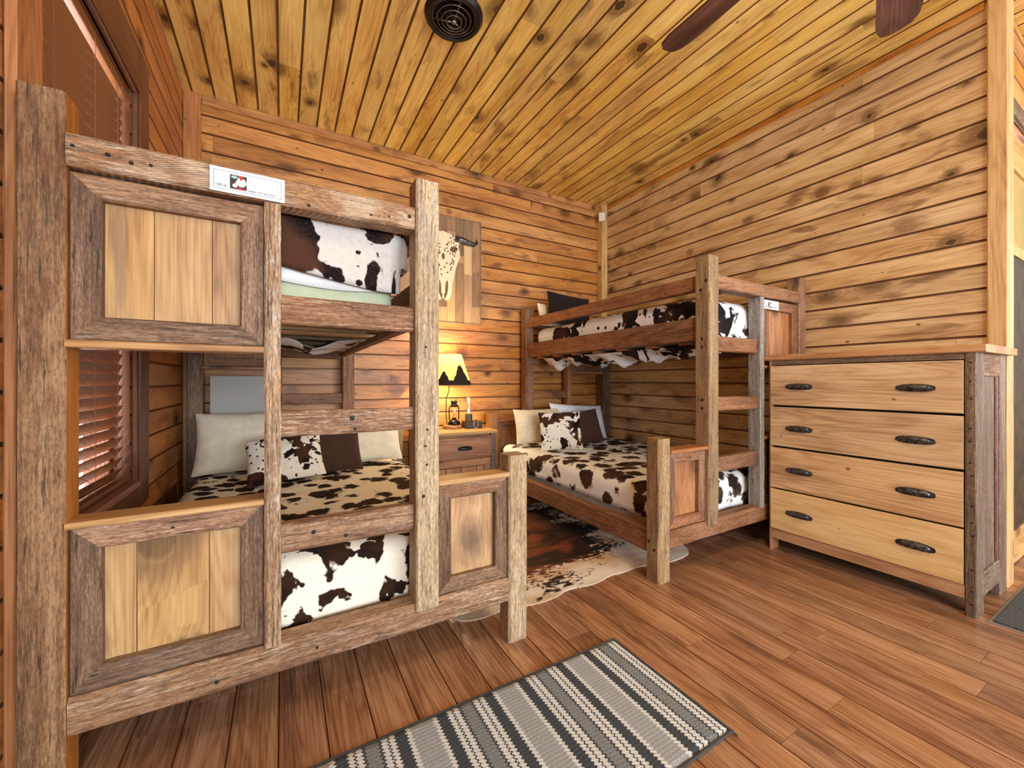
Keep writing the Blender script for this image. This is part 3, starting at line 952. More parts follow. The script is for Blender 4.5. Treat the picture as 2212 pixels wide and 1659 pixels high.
# ------------------------------------------------------------------ bedding
def draped(x0, x1, y0, y1, zt, r, drops, step=.035, wav=.006, hem=None, seed=0.0, crown=.0):
    """cloth laid over a mattress: drops = (x0 side, x1 side, y0 side, y1 side) hang lengths"""
    mb = MB()
    a = r * PI / 2
    cx0, cx1, cy0, cy1 = x0 + r, x1 - r, y0 + r, y1 - r
    ex0, ex1 = cx0 - a - drops[0], cx1 + a + drops[1]
    ey0, ey1 = cy0 - a - drops[2], cy1 + a + drops[3]
    nx = max(4, int((ex1 - ex0) / step))
    ny = max(4, int((ey1 - ey0) / step))
    for j in range(ny + 1):
        for i in range(nx + 1):
            qx = ex0 + (ex1 - ex0) * i / nx
            qy = ey0 + (ey1 - ey0) * j / ny
            if hem is not None and qy < cy0 - a:
                t = (cy0 - a - qy) / drops[2]
                qy2 = cy0 - a - t * hem(qx)
            else:
                qy2 = qy
            px, py = min(max(qx, cx0), cx1), min(max(qy2, cy0), cy1)
            dx, dy = qx - px, qy2 - py
            D = max(abs(dx), abs(dy))
            n1 = mnoise.noise(Vector((qx * 3.2 + seed, qy * 3.2, seed)))
            n2 = mnoise.noise(Vector((qx * 9 + seed, qy * 9, seed * 2)))
            wv = wav * (n1 * 1.6 + n2 * .7)
            if D < 1e-6:
                mb.v.append((px, py, zt + wv + crown * math.sin(PI * (px - cx0) / (cx1 - cx0 + 1e-6)) * math.sin(PI * (py - cy0) / (cy1 - cy0 + 1e-6))))
            else:
                L = math.hypot(dx, dy)
                ux, uy = dx / L, dy / L
                if D <= a:
                    th = D / r
                    rr = (r + wv) * math.sin(th)
                    mb.v.append((px + ux * rr, py + uy * rr, zt - r * (1 - math.cos(th)) + wv * math.cos(th)))
                else:
                    rr = r + wv * 1.0 + min(.006, (D - a) * .02)
                    mb.v.append((px + ux * rr, py + uy * rr, zt - r - (D - a)))
    rn = (R.random(), R.random())
    for j in range(ny):
        for i in range(nx):
            k = j * (nx + 1) + i
            uvs = []
            for (di, dj) in ((0, 0), (1, 0), (1, 1), (0, 1)):
                uvs.append((ex0 + (ex1 - ex0) * (i + di) / nx, ey0 + (ey1 - ey0) * (j + dj) / ny))
            mb.face((k, k + 1, k + nx + 2, k + nx + 1), uvs, rn)
    return mb


def solid(o, t=.006, off=1):
    m = o.modifiers.new('thickness', 'SOLIDIFY')
    m.thickness = t
    m.offset = off
    return o


def mattress(x0, x1, y0, y1, z0, z1, mat, label, r=.05):
    mb = draped(x0, x1, y0, y1, z1, r, (z1 - z0 - r,) * 4, step=.06, wav=.003, seed=x0 + z1)
    # bottom
    b = len(mb.v)
    rn = (0, 0)
    mb.v += [(x0, y0, z0), (x1, y0, z0), (x1, y1, z0), (x0, y1, z0)]
    mb.face((b + 3, b + 2, b + 1, b), [(0, 0)] * 4, rn)
    o = mb.build('mattress', mat, smooth=True)
    o['label'] = label
    o['category'] = 'mattress'
    return o


def cover(mb, name, mat, label, cat, t=.006):
    o = mb.build(name, mat, smooth=True)
    solid(o, t)
    o['label'] = label
    o['category'] = cat
    return o


mattress(-.455, .385, 1.62, 3.48, 1.354, 1.545, M['mattress'], 'pale green mattress on the upper bunk of the near bed')
mattress(-.46, .79, 1.63, 3.46, .202, .440, M['cream'], 'thick mattress on the lower bunk of the near bed, under the cow-print blanket')
mattress(fx2(.390), fx2(-.455), 1.64, 3.47, 1.354, 1.545, M['mattress'], 'mattress on the upper bunk of the far corner bed')
mattress(fx2(.785), fx2(-.455), 1.65, 3.46, .202, .436, M['cream'], 'thick mattress on the lower bunk of the far corner bed')

cover(draped(-.485, .822, 1.592, 3.495, .478, .055, (.12, .125, .17, .05), wav=.007, seed=1.1), 'cow_print_blanket', M['cow1'],
      'brown and cream cow-print blanket on the lower bunk of the near bed', 'blanket')
cover(draped(fx2(.822), fx2(-.485), 1.612, 3.495, .478, .07, (.11, .11, .15, .05), wav=.009, seed=4.1), 'cow_print_blanket', M['cow2'],
      'brown and white cow-print blanket on the lower bunk of the far corner bed', 'blanket')
# near bed, upper bunk: sheet then fur throw with a slanting hem
cover(draped(-.470, .402, 1.606, 3.492, 1.560, .05, (.03, .03, .075, .03), wav=.004, seed=2.0,
             hem=lambda x: .062 + .012 * math.sin(x * 9)), 'bed_sheet', M['sheet'], 'white sheet under the fur throw on the near upper bunk', 'sheet', .003)


def hem1(x):
    t = min(1, max(0, (x + .02) / .34))
    return .145 + .060 * t ** .8 if x > -.02 else .145 + x * .2


cover(draped(-.484, .426, 1.590, 3.505, 1.712, .065, (.10, .10, .20, .03), wav=.009, seed=7.7, step=.025, hem=hem1), 'fur_throw', M['fur1'],
      'shaggy black, brown and white calf-fur throw on the near upper bunk', 'throw blanket', .014)
cover(draped(fx2(.420), fx2(-.485), 1.600, 3.505, 1.632, .085, (.13, .04, .16, .03), wav=.008, seed=5.3, step=.03), 'cow_print_blanket', M['fur2'],
      'black and white calf-print blanket on the upper bunk of the far corner bed', 'blanket', .01)


def ragged(x0, x1, y0, y1, z, mat, name, label, parent=None, amp=.03, seed=1.0, cat='bedding'):
    """loose cloth end hanging below a bunk platform"""
    mb = MB()
    nx, ny = 12, 70
    for j in range(ny + 1):
        for i in range(nx + 1):
            x = x0 + (x1 - x0) * i / nx
            y = y0 + (y1 - y0) * j / ny
            sag = math.sin(PI * i / nx)
            n = mnoise.noise(Vector((x * 4, y * 6 + seed, seed))) + .6 * mnoise.noise(Vector((x * 11, y * 17, seed)))
            mb.v.append((x, y, z - amp * sag * max(.15, .7 + n * 1.3)))
    for j in range(ny):
        for i in range(nx):
            k = j * (nx + 1) + i
            mb.face((k, k + 1, k + nx + 2, k + nx + 1), [((x0 + (x1 - x0) * (i + a) / nx), (y0 + (y1 - y0) * (j + b) / ny)) for a, b in ((0, 0), (1, 0), (1, 1), (0, 1))], (0, 0))
    return cover(mb, name, mat, label, cat, .004)


ragged(fx2(.43), fx2(.10), 1.66, 3.35, 1.326, M['fur2'], 'blanket_end', 'loose edge of printed blanket hanging below the far upper bunk', amp=.075, seed=3.0, cat='blanket')
ragged(-.1, .38, 2.3, 2.9, 1.325, M['fur1'], 'blanket_end', 'loose edge of fur blanket hanging below the near upper bunk', amp=.04, seed=8.0, cat='blanket')


def pillow(name, cx, cy, cz, w, h, t, rx, rz, mat, label, cat='pillow', seed=0.0, group=None, ry=0.0, corner=.5):
    """base edge centre at (cx,cy,cz); rx leans back from vertical; rz turns about z; ry rolls in its plane"""
    mb = MB()
    nx, ny = 40, 32
    rn = (R.random(), R.random())
    M4 = Matrix.Translation((cx, cy, cz)) @ Matrix.Rotation(rz, 4, 'Z') @ Matrix.Rotation(rx, 4, 'X') @ Matrix.Rotation(ry, 4, 'Y')
    for side in (1, -1):
        for j in range(ny + 1):
            for i in range(nx + 1):
                a, b = 2 * i / nx - 1, 2 * j / ny - 1
                ox = a * (1 - .055 * (1 - b * b) * corner * 2)
                oz = b * (1 - .085 * (1 - a * a) * corner * 1.4)
                f = (max(0, 1 - abs(a) ** 2.6) ** .55) * (max(0, 1 - abs(b) ** 2.6) ** .55)
                n = mnoise.noise(Vector((a * 1.7 + seed, b * 1.7, side * 2 + seed))) * .12 + mnoise.noise(Vector((a * 5 + seed, b * 5, seed))) * .07 + mnoise.noise(Vector((a * 3 + b * 9 + seed, b * 2 - a * 6, seed))) * .05
                th = t / 2 * (f * (1 + n) + .03)
                if abs(a) == 1 or abs(b) == 1:
                    th = 0
                p = M4 @ Vector((ox * w / 2, -side * th, h / 2 + oz * h / 2))
                mb.v.append(tuple(p))
    N = (nx + 1) * (ny + 1)
    for j in range(ny):
        for i in range(nx):
            k = j * (nx + 1) + i
            uvs = [((2 * (i + a) / nx - 1) * w / 2 + seed, (2 * (j + b) / ny - 1) * h / 2) for a, b in ((0, 0), (1, 0), (1, 1), (0, 1))]
            q = (k, k + 1, k + nx + 2, k + nx + 1)
            mb.face(q, uvs, rn)
            mb.face(tuple(N + x for x in reversed(q)), list(reversed(uvs)), rn)
    o = mb.build(name, mat, smooth=True)
    o['label'] = label
    o['category'] = cat
    if group:
        o['group'] = group
    return o


lean = -math.radians(14)
pillow('pillow', -.20, 3.20, .497, .60, .42, .17, -math.radians(22), 0, M['cream'], 'large cream pillow standing at the window side of the near lower bunk', seed=.3)
pillow('pillow', .60, 3.14, .497, .44, .28, .14, -math.radians(22), math.radians(6), M['cream'], 'small crumpled cream pillow beside the dark cushion on the near lower bunk', seed=1.3)
pillow('cushion', .03, 2.74, .508, .42, .32, .12, -math.radians(40), math.radians(-4), M['cushc'], 'cow-print cushion lying against the brown cushion on the near lower bunk', 'cushion', 2.2, ry=math.radians(-7))
pillow('cushion', .315, 2.90, .497, .34, .33, .10, -math.radians(30), math.radians(4), M['brownp'], 'plain dark brown cushion on the near lower bunk', 'cushion', 3.1)
pillow('pillow', 2.10, 3.15, .520, .48, .33, .16, -math.radians(16), math.radians(-8), M['cream'], 'cream pillow on the open side of the far lower bunk', seed=5.3)
pillow('pillow', 2.66, 3.22, .522, .70, .36, .16, -math.radians(20), math.radians(3), M['whitep'], 'bright white pillow against the corner on the far lower bunk', seed=6.1, ry=math.radians(4))
pillow('cushion', 2.13, 2.84, .497, .40, .34, .11, -math.radians(14), math.radians(-14), M['cushc'], 'cow-print cushion in front of the pillows on the far lower bunk', 'cushion', 9.4)
pillow('cushion', 2.50, 2.94, .512, .40, .33, .10, -math.radians(20), math.radians(-4), M['brownp'], 'plain chocolate-brown cushion on the far lower bunk', 'cushion', 4.4, ry=math.radians(-4))
pillow('pillow', 2.455, 3.42, 1.665, .36, .25, .12, -math.radians(14), math.radians(4), M['cream'], 'cream pillow mostly hidden behind the dark cushion on the far upper bunk', seed=7.1)
pillow('cushion', 2.545, 3.27, 1.665, .52, .34, .11, -math.radians(12), math.radians(-3), M['blackp'], 'almost black cushion on the far upper bunk', 'cushion', 8.1, ry=math.radians(5))

gb = MB().box((-.44, 3.494, .735), (-.085, 3.504, 1.138), .002, ax=2).build('backing_board', M['greyboard'])
gb['label'] = 'plain pale grey board standing behind the large cream pillow'
gb['category'] = 'board'


# ------------------------------------------------------------------ signs
def text_mesh(body, size, loc, mat, parent, name='lettering', depth=.0004, rx=PI / 2):
    cu = bpy.data.curves.new('t', 'FONT')
    cu.body = body
    cu.size = size
    cu.extrude = depth
    cu.fill_mode = 'BOTH'
    to = bpy.data.objects.new('t', cu)
    C.objects.link(to)
    dg = bpy.context.evaluated_depsgraph_get()
    dg.update()
    me = bpy.data.meshes.new_from_object(to.evaluated_get(dg))
    bpy.data.objects.remove(to)
    me.materials.clear()
    me.materials.append(mat)
    o = bpy.data.objects.new(name, me)
    C.objects.link(o)
    o.parent = parent
    o.matrix_basis = parent.matrix_basis.inverted() @ Matrix.Translation(loc) @ Matrix.Rotation(rx, 4, 'X')
    return o


def sign(x0, x1, z0, z1, y, label, k):
    o = thing('notice_card', label, 'sign', ((x0 + x1) / 2, y, z0))
    MB().box((x0, y, z0), (x1, y + .0015, z1), .0004).build('card', M['paper'], o)
    b = .009 * k
    mb = MB()
    for lo, hi in (((x0 + b, z0 + b), (x1 - b, z0 + b + .0012)), ((x0 + b, z1 - b - .0012), (x1 - b, z1 - b)), ((x0 + b, z0 + b), (x0 + b + .0012, z1 - b)), ((x1 - b - .0012, z0 + b), (x1 - b, z1 - b))):
        mb.box((lo[0], y - .0006, lo[1]), (hi[0], y + .0004, hi[1]), .0001)
    mb.build('border_line', M['inkgrey'], o)
    W, H = x1 - x0, z1 - z0
    px0, px1, pz0, pz1 = x0 + W * .255, x0 + W * .475, z0 + H * .20, z0 + H * .78
    pic = MB().box((px0, y - .0008, pz0), (px1, y + .0002, pz1), .0003).build('picture', M['picdark'], o)

    def blob(pts, m, dy):
        mb = MB()
        mb.prism([(px0 + (px1 - px0) * a, pz0 + (pz1 - pz0) * c) for a, c in pts], 0, .0004, lambda x, z, t: (x, y - dy - t, z))
        mb.build('print_shape', m, pic)
    ell = lambda cx, cy, rx, ry: [(cx + rx * math.cos(t * PI / 8), cy + ry * math.sin(t * PI / 8)) for t in range(16)]
    blob(ell(.68, .52, .30, .32), M['piccream'], .0009)
    blob([(.30, .40), (.48, .38), (.66, .80), (.54, .92)], M['piccream'], .0012)
    blob(ell(.30, .24, .15, .14), M['piccream'], .0012)
    blob(ell(.26, .84, .20, .10), M['picblue'], .0010)
    blob([(.50, .90), (.52, .99), (.76, .97), (.74, .70), (.64, .66)], M['red'], .0014)
    blob([(.40, .0), (.98, .0), (.98, .08), (.52, .14)], M['red'], .0012)
    text_mesh('100 lb.', H * .155, (x0 + W * .065, y - .0004, z0 + H * .22), M['ink'], o)
    text_mesh('weight limit top bunk!', H * .115, (x0 + W * .485, y - .0004, z0 + H * .20), M['ink'], o)
    return o


sign(-.185, .006, 1.664, 1.7365, 1.4650, 'white weight-limit notice taped on the near bed top rail', 1.0)
sign(fx2(-.075), fx2(-.245), 1.590, 1.650, 1.5060, 'small white weight-limit notice on the far bed panel', .7)


# ------------------------------------------------------------------ cup pulls
def cup_pull(parent, loc, w, normal, name='handle', h=.046, mat=None):
    """bin pull: swelling half-dome shell over an oval back plate with pointed ends. normal: 'x' faces -x, 'y' faces -y"""
    mb = MB()
    na, nb = 24, 9
    rn = (R.random(), R.random())

    def put(l, z, d):
        return (loc[0] - d, loc[1] + l, loc[2] + z) if normal == 'x' else (loc[0] + l, loc[1] - d, loc[2] + z)
    # dome: quarter-ellipsoid-like shell, its mouth open at the bottom
    for i in range(na + 1):
        a = -PI / 2 + PI * i / na
        for j in range(nb + 1):
            b = PI * .5 * (1 - j / nb) - .38 * (j / nb)
            l = math.sin(a) * w * .39 * (.80 + .20 * math.cos(b - .2))
            k = math.cos(a) ** .38 if abs(i - na / 2) < na / 2 else 0
            z = h * .40 * math.sin(b) * (.35 + .65 * k)
            d = .0022 + .022 * k * max(0, math.cos(b)) ** .8
            mb.v.append(put(l, z, d))
    for i in range(na):
        for j in range(nb):
            k = i * (nb + 1) + j
            q = (k, k + nb + 1, k + nb + 2, k + 1)
            if normal == 'x':
                q = q[::-1]
            mb.face(q[::-1], [(0, 0)] * 4, rn)
    n = 40
    pts = []
    for t in range(n):
        a = 2 * PI * t / n
        x = math.cos(a)
        pts.append((x * w * .5, math.copysign(abs(math.sin(a)) ** .62, math.sin(a)) * h * .44 - h * .04 * abs(x) ** 2))
    if normal == 'x':
        mb.prism(pts[::-1], 0, .002, lambda x, z, t: put(x, z, t))
    else:
        mb.prism(pts, 0, .002, lambda x, z, t: put(x, z, t))
    o = mb.build(name, mat or M['iron'], parent, smooth=True)
    m = o.modifiers.new('edge', 'EDGE_SPLIT')
    m.split_angle = math.radians(40)
    return o


# ------------------------------------------------------------------ dresser
DX, DX1, DY0, DY1 = 2.787, 3.30, .553, 1.468
dr = thing('dresser', 'tall four-drawer dresser of reclaimed pine with iron cup pulls, by the right wall', 'dresser', ((DX + DX1) / 2, (DY0 + DY1) / 2, 0))
MB().timber(1, (DX - .012, DY0 - .030, 1.236), (XR - .015, DY1 + .022, 1.272), .006, .0006).build('top', M['dtop'], dr)
for (xa, xb, ya, yb, m) in ((DX, DX + .12, DY0, DY0 + .038, 'dside'), (DX, DX + .09, DY1 - .016, DY1, 'redpanel'), (DX1 - .105, DX1, DY0, DY0 + .038, 'dside'), (DX1 - .09, DX1, DY1 - .03, DY1, 'redpanel')):
    MB().timber(2, (xa, ya, 0), (xb, yb, 1.235), .004, .0008).build('leg', M[m], dr)
mb = MB()
for k in range(2):
    xa = DX + .121 + k * .145
    mb.timber(2, (xa, DY0 + .014, .12), (xa + .143, DY0 + .026, 1.15), .002, 0)
sp = mb.build('side_panel', M['dside'], dr)
MB().timber(0, (DX + .121, DY0 + .002, 1.125), (DX1 - .106, DY0 + .03, 1.235), .004, .0006).build('side_rail', M['rail'], dr)
MB().timber(0, (DX + .121, DY0 + .002, .07), (DX1 - .106, DY0 + .03, .185), .004, .0006).build('side_rail', M['dside'], dr)
MB().timber(2, (DX1 - .145, DY0 + .006, .186), (DX1 - .106, DY0 + .030, 1.124), .004, .0006).build('side_stile', M['maroon'], dr)
mb = MB()
mb.box((DX + .03, DY0 + .04, .10), (DX1 - .01, DY1 - .018, 1.234), .002)
mb.build('carcass', M['bolt'], dr)
MB().timber(1, (DX + .002, DY0 + .039, 1.205), (DX + .028, DY1 - .017, 1.235), .002, .0004).build('top_rail', M['dside'], dr)
MB().timber(1, (DX + .002, DY0 + .039, .078), (DX + .028, DY1 - .017, .140), .003, .0006).build('apron', M['dtop'], dr)
for (z0, z1, pz, m) in ((.948, 1.200, 1.066, 'drawer'), (.684, .936, .802, 'drawer'), (.412, .672, .538, 'drawer'), (.144, .402, .268, 'drawerlo')):
    d = MB().timber(1, (DX - .008, DY0 + .042, z0), (DX + .016, DY1 - .014, z1), .004, .0005).build('drawer', M[m], dr)
    for yy in (1.288, .760):
        cup_pull(d, (DX - .008, yy, pz + .002), .150, 'x')
for zz in (1.19, 1.10, 1.02, .88, .82, .72, .66, .52, .44, .38, .22, .12, .06):
    mbh = MB()
    yy = DY0 + .012 + R.random() * .01
    mbh.tube([(DX - .001, yy, zz), (DX + .003, yy, zz)], .0042, 10)
    mbh.build('nail_hole', M['bolt'], dr)

# ------------------------------------------------------------------ nightstand and what stands on it
NX0, NX1, NY0, NY1, NZ = 1.00, 1.640, 3.165, 3.66, .672
ns = thing('nightstand', 'dark rustic nightstand between the two bunk beds, lamp on top', 'nightstand', ((NX0 + NX1) / 2, (NY0 + NY1) / 2, 0))
MB().timber(0, (NX0 - .012, NY0 - .012, NZ - .024), (NX1 + .012, NY1, NZ), .004, .0005).build('top', M['ledge'], ns)
mb = MB()
mb.box((NX0 + .002, NY0 + .03, .08), (NX1 - .002, NY1 - .004, NZ - .025), .002)
mb.build('carcass', M['nsd'], ns)
for (xa, ya) in ((NX0, NY0), (NX1 - .045, NY0), (NX0, NY1 - .05), (NX1 - .045, NY1 - .05)):
    MB().timber(2, (xa, ya, 0), (xa + .045, ya + .028, NZ - .025), .004, .0006).build('leg', M['dside'], ns)
dw = MB().timber(0, (NX0 + .048, NY0 - .004, .448), (NX1 - .048, NY0 + .028, .628), .004, .0005).build('drawer', M['nsd'], ns)
cup_pull(dw, (1.345, NY0 - .004, .532), .135, 'y', mat=M['black'])
mb = MB()
for k in range(6):
    xa = NX0 + .11 + k * .07
    mb.timber(2, (xa, NY0 + .008, .16), (xa + .068, NY0 + .022, .37), .003, 0)
dd = mb.build('door', M['nsd'], ns)
rect_frame(dd, fx1, NX0 + .05, NX1 - .05, .10, .435, NY0, NY0 + .028, .06, .06, [M['nsd']])

# lamp
LX, LY = 1.345, 3.46
lamp = thing('table_lamp', 'lit table lamp with pine-tree paper shade and lantern base on the nightstand', 'lamp', (LX, LY, NZ))
MB().lathe(LX, LY, [(0, NZ), (.082, NZ), (.086, NZ + .006), (.085, NZ + .026), (.079, NZ + .032), (0, NZ + .032)], 30).build('base', M['redpanel'], lamp)
SX = 1.315
mb = MB()
mb.tube([(LX - .045, LY + .01, NZ + .03), (LX - .055, LY + .01, .80), (LX - .052, LY + .01, .95), (LX - .035, LY, 1.0), (SX, LY, 1.04), (SX, LY, 1.16)], .0042, 8)
mb.build('pole', M['black'], lamp)
# lantern
ln = MB()
lx = LX + .018
ln.lathe(lx, LY, [(0, .704), (.05, .704), (.055, .712), (.055, .73), (.035, .745), (.022, .752), (.018, .765), (.026, .768)], 20)
ln.lathe(lx, LY, [(.030, .868), (.034, .872), (.034, .884), (.026, .89), (.026, .906), (.032, .91), (.028, .924), (.012, .93), (0, .932)], 20)
for sgn in (-1, 1):
    ln.tube([(lx + sgn * .030, LY, .728), (lx + sgn * .046, LY, .76), (lx + sgn * .047, LY, .85), (lx + sgn * .034, LY, .885)], .0055, 7)
ln.tube([(lx + .034 * math.cos(t * PI / 10), LY, .93 + .016 * math.sin(t * PI / 10)) for t in range(11)], .0025, 6)
lan = ln.build('lantern', M['black'], lamp, smooth=True)
MB().lathe(lx, LY, [(.020, .766), (.030, .79), (.031, .82), (.027, .85), (.024, .868)], 20).build('lantern_globe', M['glass'], lan, smooth=True)
MB().lathe(lx, LY, [(.0, .775), (.009, .785), (.011, .80), (.005, .82), (0, .832)], 12).build('lantern_flame', plain('orange_flame', (220, 90, 30), .5, emit=(230, 90, 30), estr=1.2), lan, smooth=True)
# shade
SB, ST = 1.066, 1.345
rb, rt = .200, .112
mb = MB()
n = 48
for (r, zz) in ((rb, SB), (rt, ST)):
    for j in range(n):
        a = 2 * PI * j / n
        mb.v.append((SX + math.cos(a) * r, LY + math.sin(a) * r, zz))
for j in range(n):
    j2 = (j + 1) % n
    mb.face((j, j2, n + j2, n + j), [(j * .02, 0), (j * .02 + .02, 0), (j * .02 + .02, .25), (j * .02, .25)], (0, 0))
shade = mb.build('shade', M['shade'], lamp, smooth=True)
# painted tree line round the lower part
mb = MB()
n = 160


def treeline(a):
    a = (a + PI * .5) % (2 * PI)
    big = max(0, 1 - abs(((a - .30 + PI) % (2 * PI)) - PI) / .44)
    sm = max(0, 1 - abs(((a + .62 + PI) % (2 * PI)) - PI) / .25)
    b2 = max(0, 1 - abs(((a - 2.4 + PI) % (2 * PI)) - PI) / .5)
    b3 = max(0, 1 - abs(((a + 2.4 + PI) % (2 * PI)) - PI) / .4)
    jag = .06 * ((math.sin(a * 41) * .5 + math.sin(a * 87 + 1) * .5))
    env = max(big ** .8 * .60, sm ** .8 * .34, b2 ** .8 * .5, b3 ** .8 * .4)
    saw = .5 * abs(math.sin(a * 11)) + .3 * abs(math.sin(a * 27 + 1)) + .2 * abs(math.sin(a * 61))
    return .16 + env * (.66 + .42 * saw) + jag * .4


for j in range(n):
    a = 2 * PI * j / n
    h = treeline(a)
    for t in (.004, h):
        r = rb + (rt - rb) * t + .0012
        mb.v.append((SX + math.cos(a) * r, LY + math.sin(a) * r, SB + (ST - SB) * t))
for j in range(n):
    j2 = (j + 1) % n
    mb.face((2 * j, 2 * j2, 2 * j2 + 1, 2 * j + 1), [(0, 0)] * 4, (0, 0))
mb.build('tree_silhouette', plain('painted_trees', (44, 28, 18), .9), shade)
mb = MB()
mb.tube([(SX + rt * math.cos(2 * PI * j / 40), LY + rt * math.sin(2 * PI * j / 40), ST) for j in range(40)], .002, 6, closed=True)
mb.tube([(SX + rb * math.cos(2 * PI * j / 40), LY + rb * math.sin(2 * PI * j / 40), SB) for j in range(40)], .002, 6, closed=True)
mb.build('shade_ring', M['ledge'], shade)
MB().lathe(SX, LY, [(0, 1.155), (.014, 1.16), (.022, 1.18), (.031, 1.215), (.026, 1.24), (.012, 1.252), (0, 1.254)], 20).build('bulb', M['bulb'], lamp, smooth=True)
mb = MB()
mb.tube([(LX - .08, LY + .01, NZ + .006), (LX - .16, LY - .05, NZ + .005), (LX - .2, LY + .02, NZ + .012), (LX - .24, LY + .12, NZ + .004)], .0028, 6)
mb.build('cord', M['black'], lamp)
point('lamp_light', (SX, LY, 1.30), 22, (1.0, .81, .46), .04)
point('lamp_light_low', (SX, LY, 1.11), 14, (1.0, .81, .46), .05)

# small box and the glass night light on it
bx = MB().box((1.442, 3.36, NZ + .0005), (1.60, 3.47, NZ + .062), .004).build('clock_box', plain('dark_brown_box', (62, 44, 36), .5))
bx['label'] = 'small dark brown box on the nightstand, right of the lamp base'
bx['category'] = 'box'
gx, gy, gz = 1.484, 3.405, NZ + .063
nl = thing('night_light', 'small lit glass chimney light in a dark cup, on the box beside the lamp', 'night light', (gx, gy, gz))
MB().lathe(gx, gy, [(0, gz), (.030, gz), (.034, gz + .004), (.034, gz + .066), (.029, gz + .066), (.029, gz + .01), (0, gz + .01)], 24).build('cup', plain('grey_cup', (78, 70, 66), .45), nl, smooth=False)
MB().lathe(gx, gy, [(.026, gz + .055), (.028, gz + .10), (.022, gz + .16), (.021, gz + .225), (.019, gz + .225), (.0195, gz + .16), (.0255, gz + .10), (.0235, gz + .055)], 24).build('glass_chimney', M['glass'], nl, smooth=True)
MB().lathe(gx, gy, [(0, gz + .072), (.009, gz + .082), (.006, gz + .105), (0, gz + .118)], 12).build('flame', M['flame'], nl, smooth=True)
MB().lathe(gx, gy, [(0, gz + .165), (.008, gz + .172), (.008, gz + .205), (0, gz + .212)], 12).build('flame', M['flame'], nl, smooth=True)
wt = thing('wristwatch', 'small pale strap watch leaning on the dark box on the nightstand', 'watch', (1.53, 3.35, NZ))
mb = MB()
mb.tube([(1.533 + .022 * math.cos(2 * PI * j / 24), 3.352, NZ + .036 + .034 * math.sin(2 * PI * j / 24)) for j in range(24)], .0036, 6, closed=True)
mb.build('strap', plain('pale_strap', (190, 168, 150), .6), wt, smooth=True)
MB().tube([(1.533, 3.349, NZ + .066), (1.533, 3.349, NZ + .074)], .014, 16).build('dial', M['black'], wt)

# ------------------------------------------------------------------ wall art
AX0, AX1, AZ0, AZ1 = .921, 1.729, 1.657, 2.690
AY = YB - .045
art = thing('wall_art', 'wood-strip wall panel with a cream cow skull and black horns, above the lamp', 'wall art', ((AX0 + AX1) / 2, YB - .02, AZ0))
cols = [wood('strip_%d' % i, d, m_, l, blot=.2, knots=.3, kden=.1, rough=.55, tone=.3) for i, (d, m_, l) in enumerate((((112, 78, 50), (146, 106, 72), (168, 128, 92)), ((168, 128, 84), (198, 158, 110), (216, 180, 134)), ((138, 98, 62), (172, 130, 88), (192, 152, 108))))]
mb = MB()
nst = 9
for k in range(nst):
    xa = AX0 + .012 + (AX1 - AX0 - .024) * k / nst
    xb = AX0 + .012 + (AX1 - AX0 - .024) * (k + 1) / nst
    cut = sorted([AZ0 + .012] + [AZ0 + R.uniform(.15, .9) for _ in range(2)] + [AZ1 - .012])
    for q in range(3):
        if cut[q + 1] - cut[q] > .01:
            mb.timber(2, (xa + .0008, AY + .006, cut[q]), (xb - .0008, AY + .018, cut[q + 1]), .001, 0, mi=[2, 1, 0, 2][(k + q * 2) % 4] if q < 2 else 0)
mb.build('strip_board', cols, art)
fr = []
for i in range(4):
    mb = MB()
    if i == 0:
        mb.timber(0, (AX0, AY, AZ0), (AX1, YB - .002, AZ0 + .012), .002, 0)
    elif i == 1:
        mb.timber(0, (AX0, AY, AZ1 - .012), (AX1, YB - .002, AZ1), .002, 0)
    elif i == 2:
        mb.timber(2, (AX0, AY, AZ0 + .012), (AX0 + .012, YB - .002, AZ1 - .012), .002, 0)
    else:
        mb.timber(2, (AX1 - .012, AY, AZ0 + .012), (AX1, YB - .002, AZ1 - .012), .002, 0)
    mb.build('edge_strip', cols[0], art)
sc = 1.326
half = [(0, 2.53), (.06, 2.515), (.137, 2.488), (.165, 2.44), (.155, 2.40), (.17, 2.35), (.168, 2.30), (.152, 2.255), (.128, 2.19), (.115, 2.12), (.095, 2.05), (.085, 1.97), (.075, 1.92), (.066, 1.888), (.03, 1.872), (0, 1.90)]
outl = [(sc + x, z) for x, z in half] + [(sc - x, z) for x, z in half[-2:0:-1]]
outl = outl[::-1]
sk = MB().prism(outl, 0, .010, lambda x, z, t: (x, AY + .004 - t, z)).build('skull', M['skull'], art)
RR = random.Random(3)
carved = plain('carved_brown', (116, 78, 46), .7)


def leaf(mb, x, z, rx, rz, rot=0.0):
    pts = []
    for t in range(12):
        a = 2 * PI * t / 12
        px, pz = math.cos(a) * rx, math.sin(a) * rz
        pts.append((x + px * math.cos(rot) - pz * math.sin(rot), z + px * math.sin(rot) + pz * math.cos(rot)))
    mb.prism(pts, 0, .0012, lambda u_, w_, t: (u_, AY - .0062 - t, w_))
    return mb


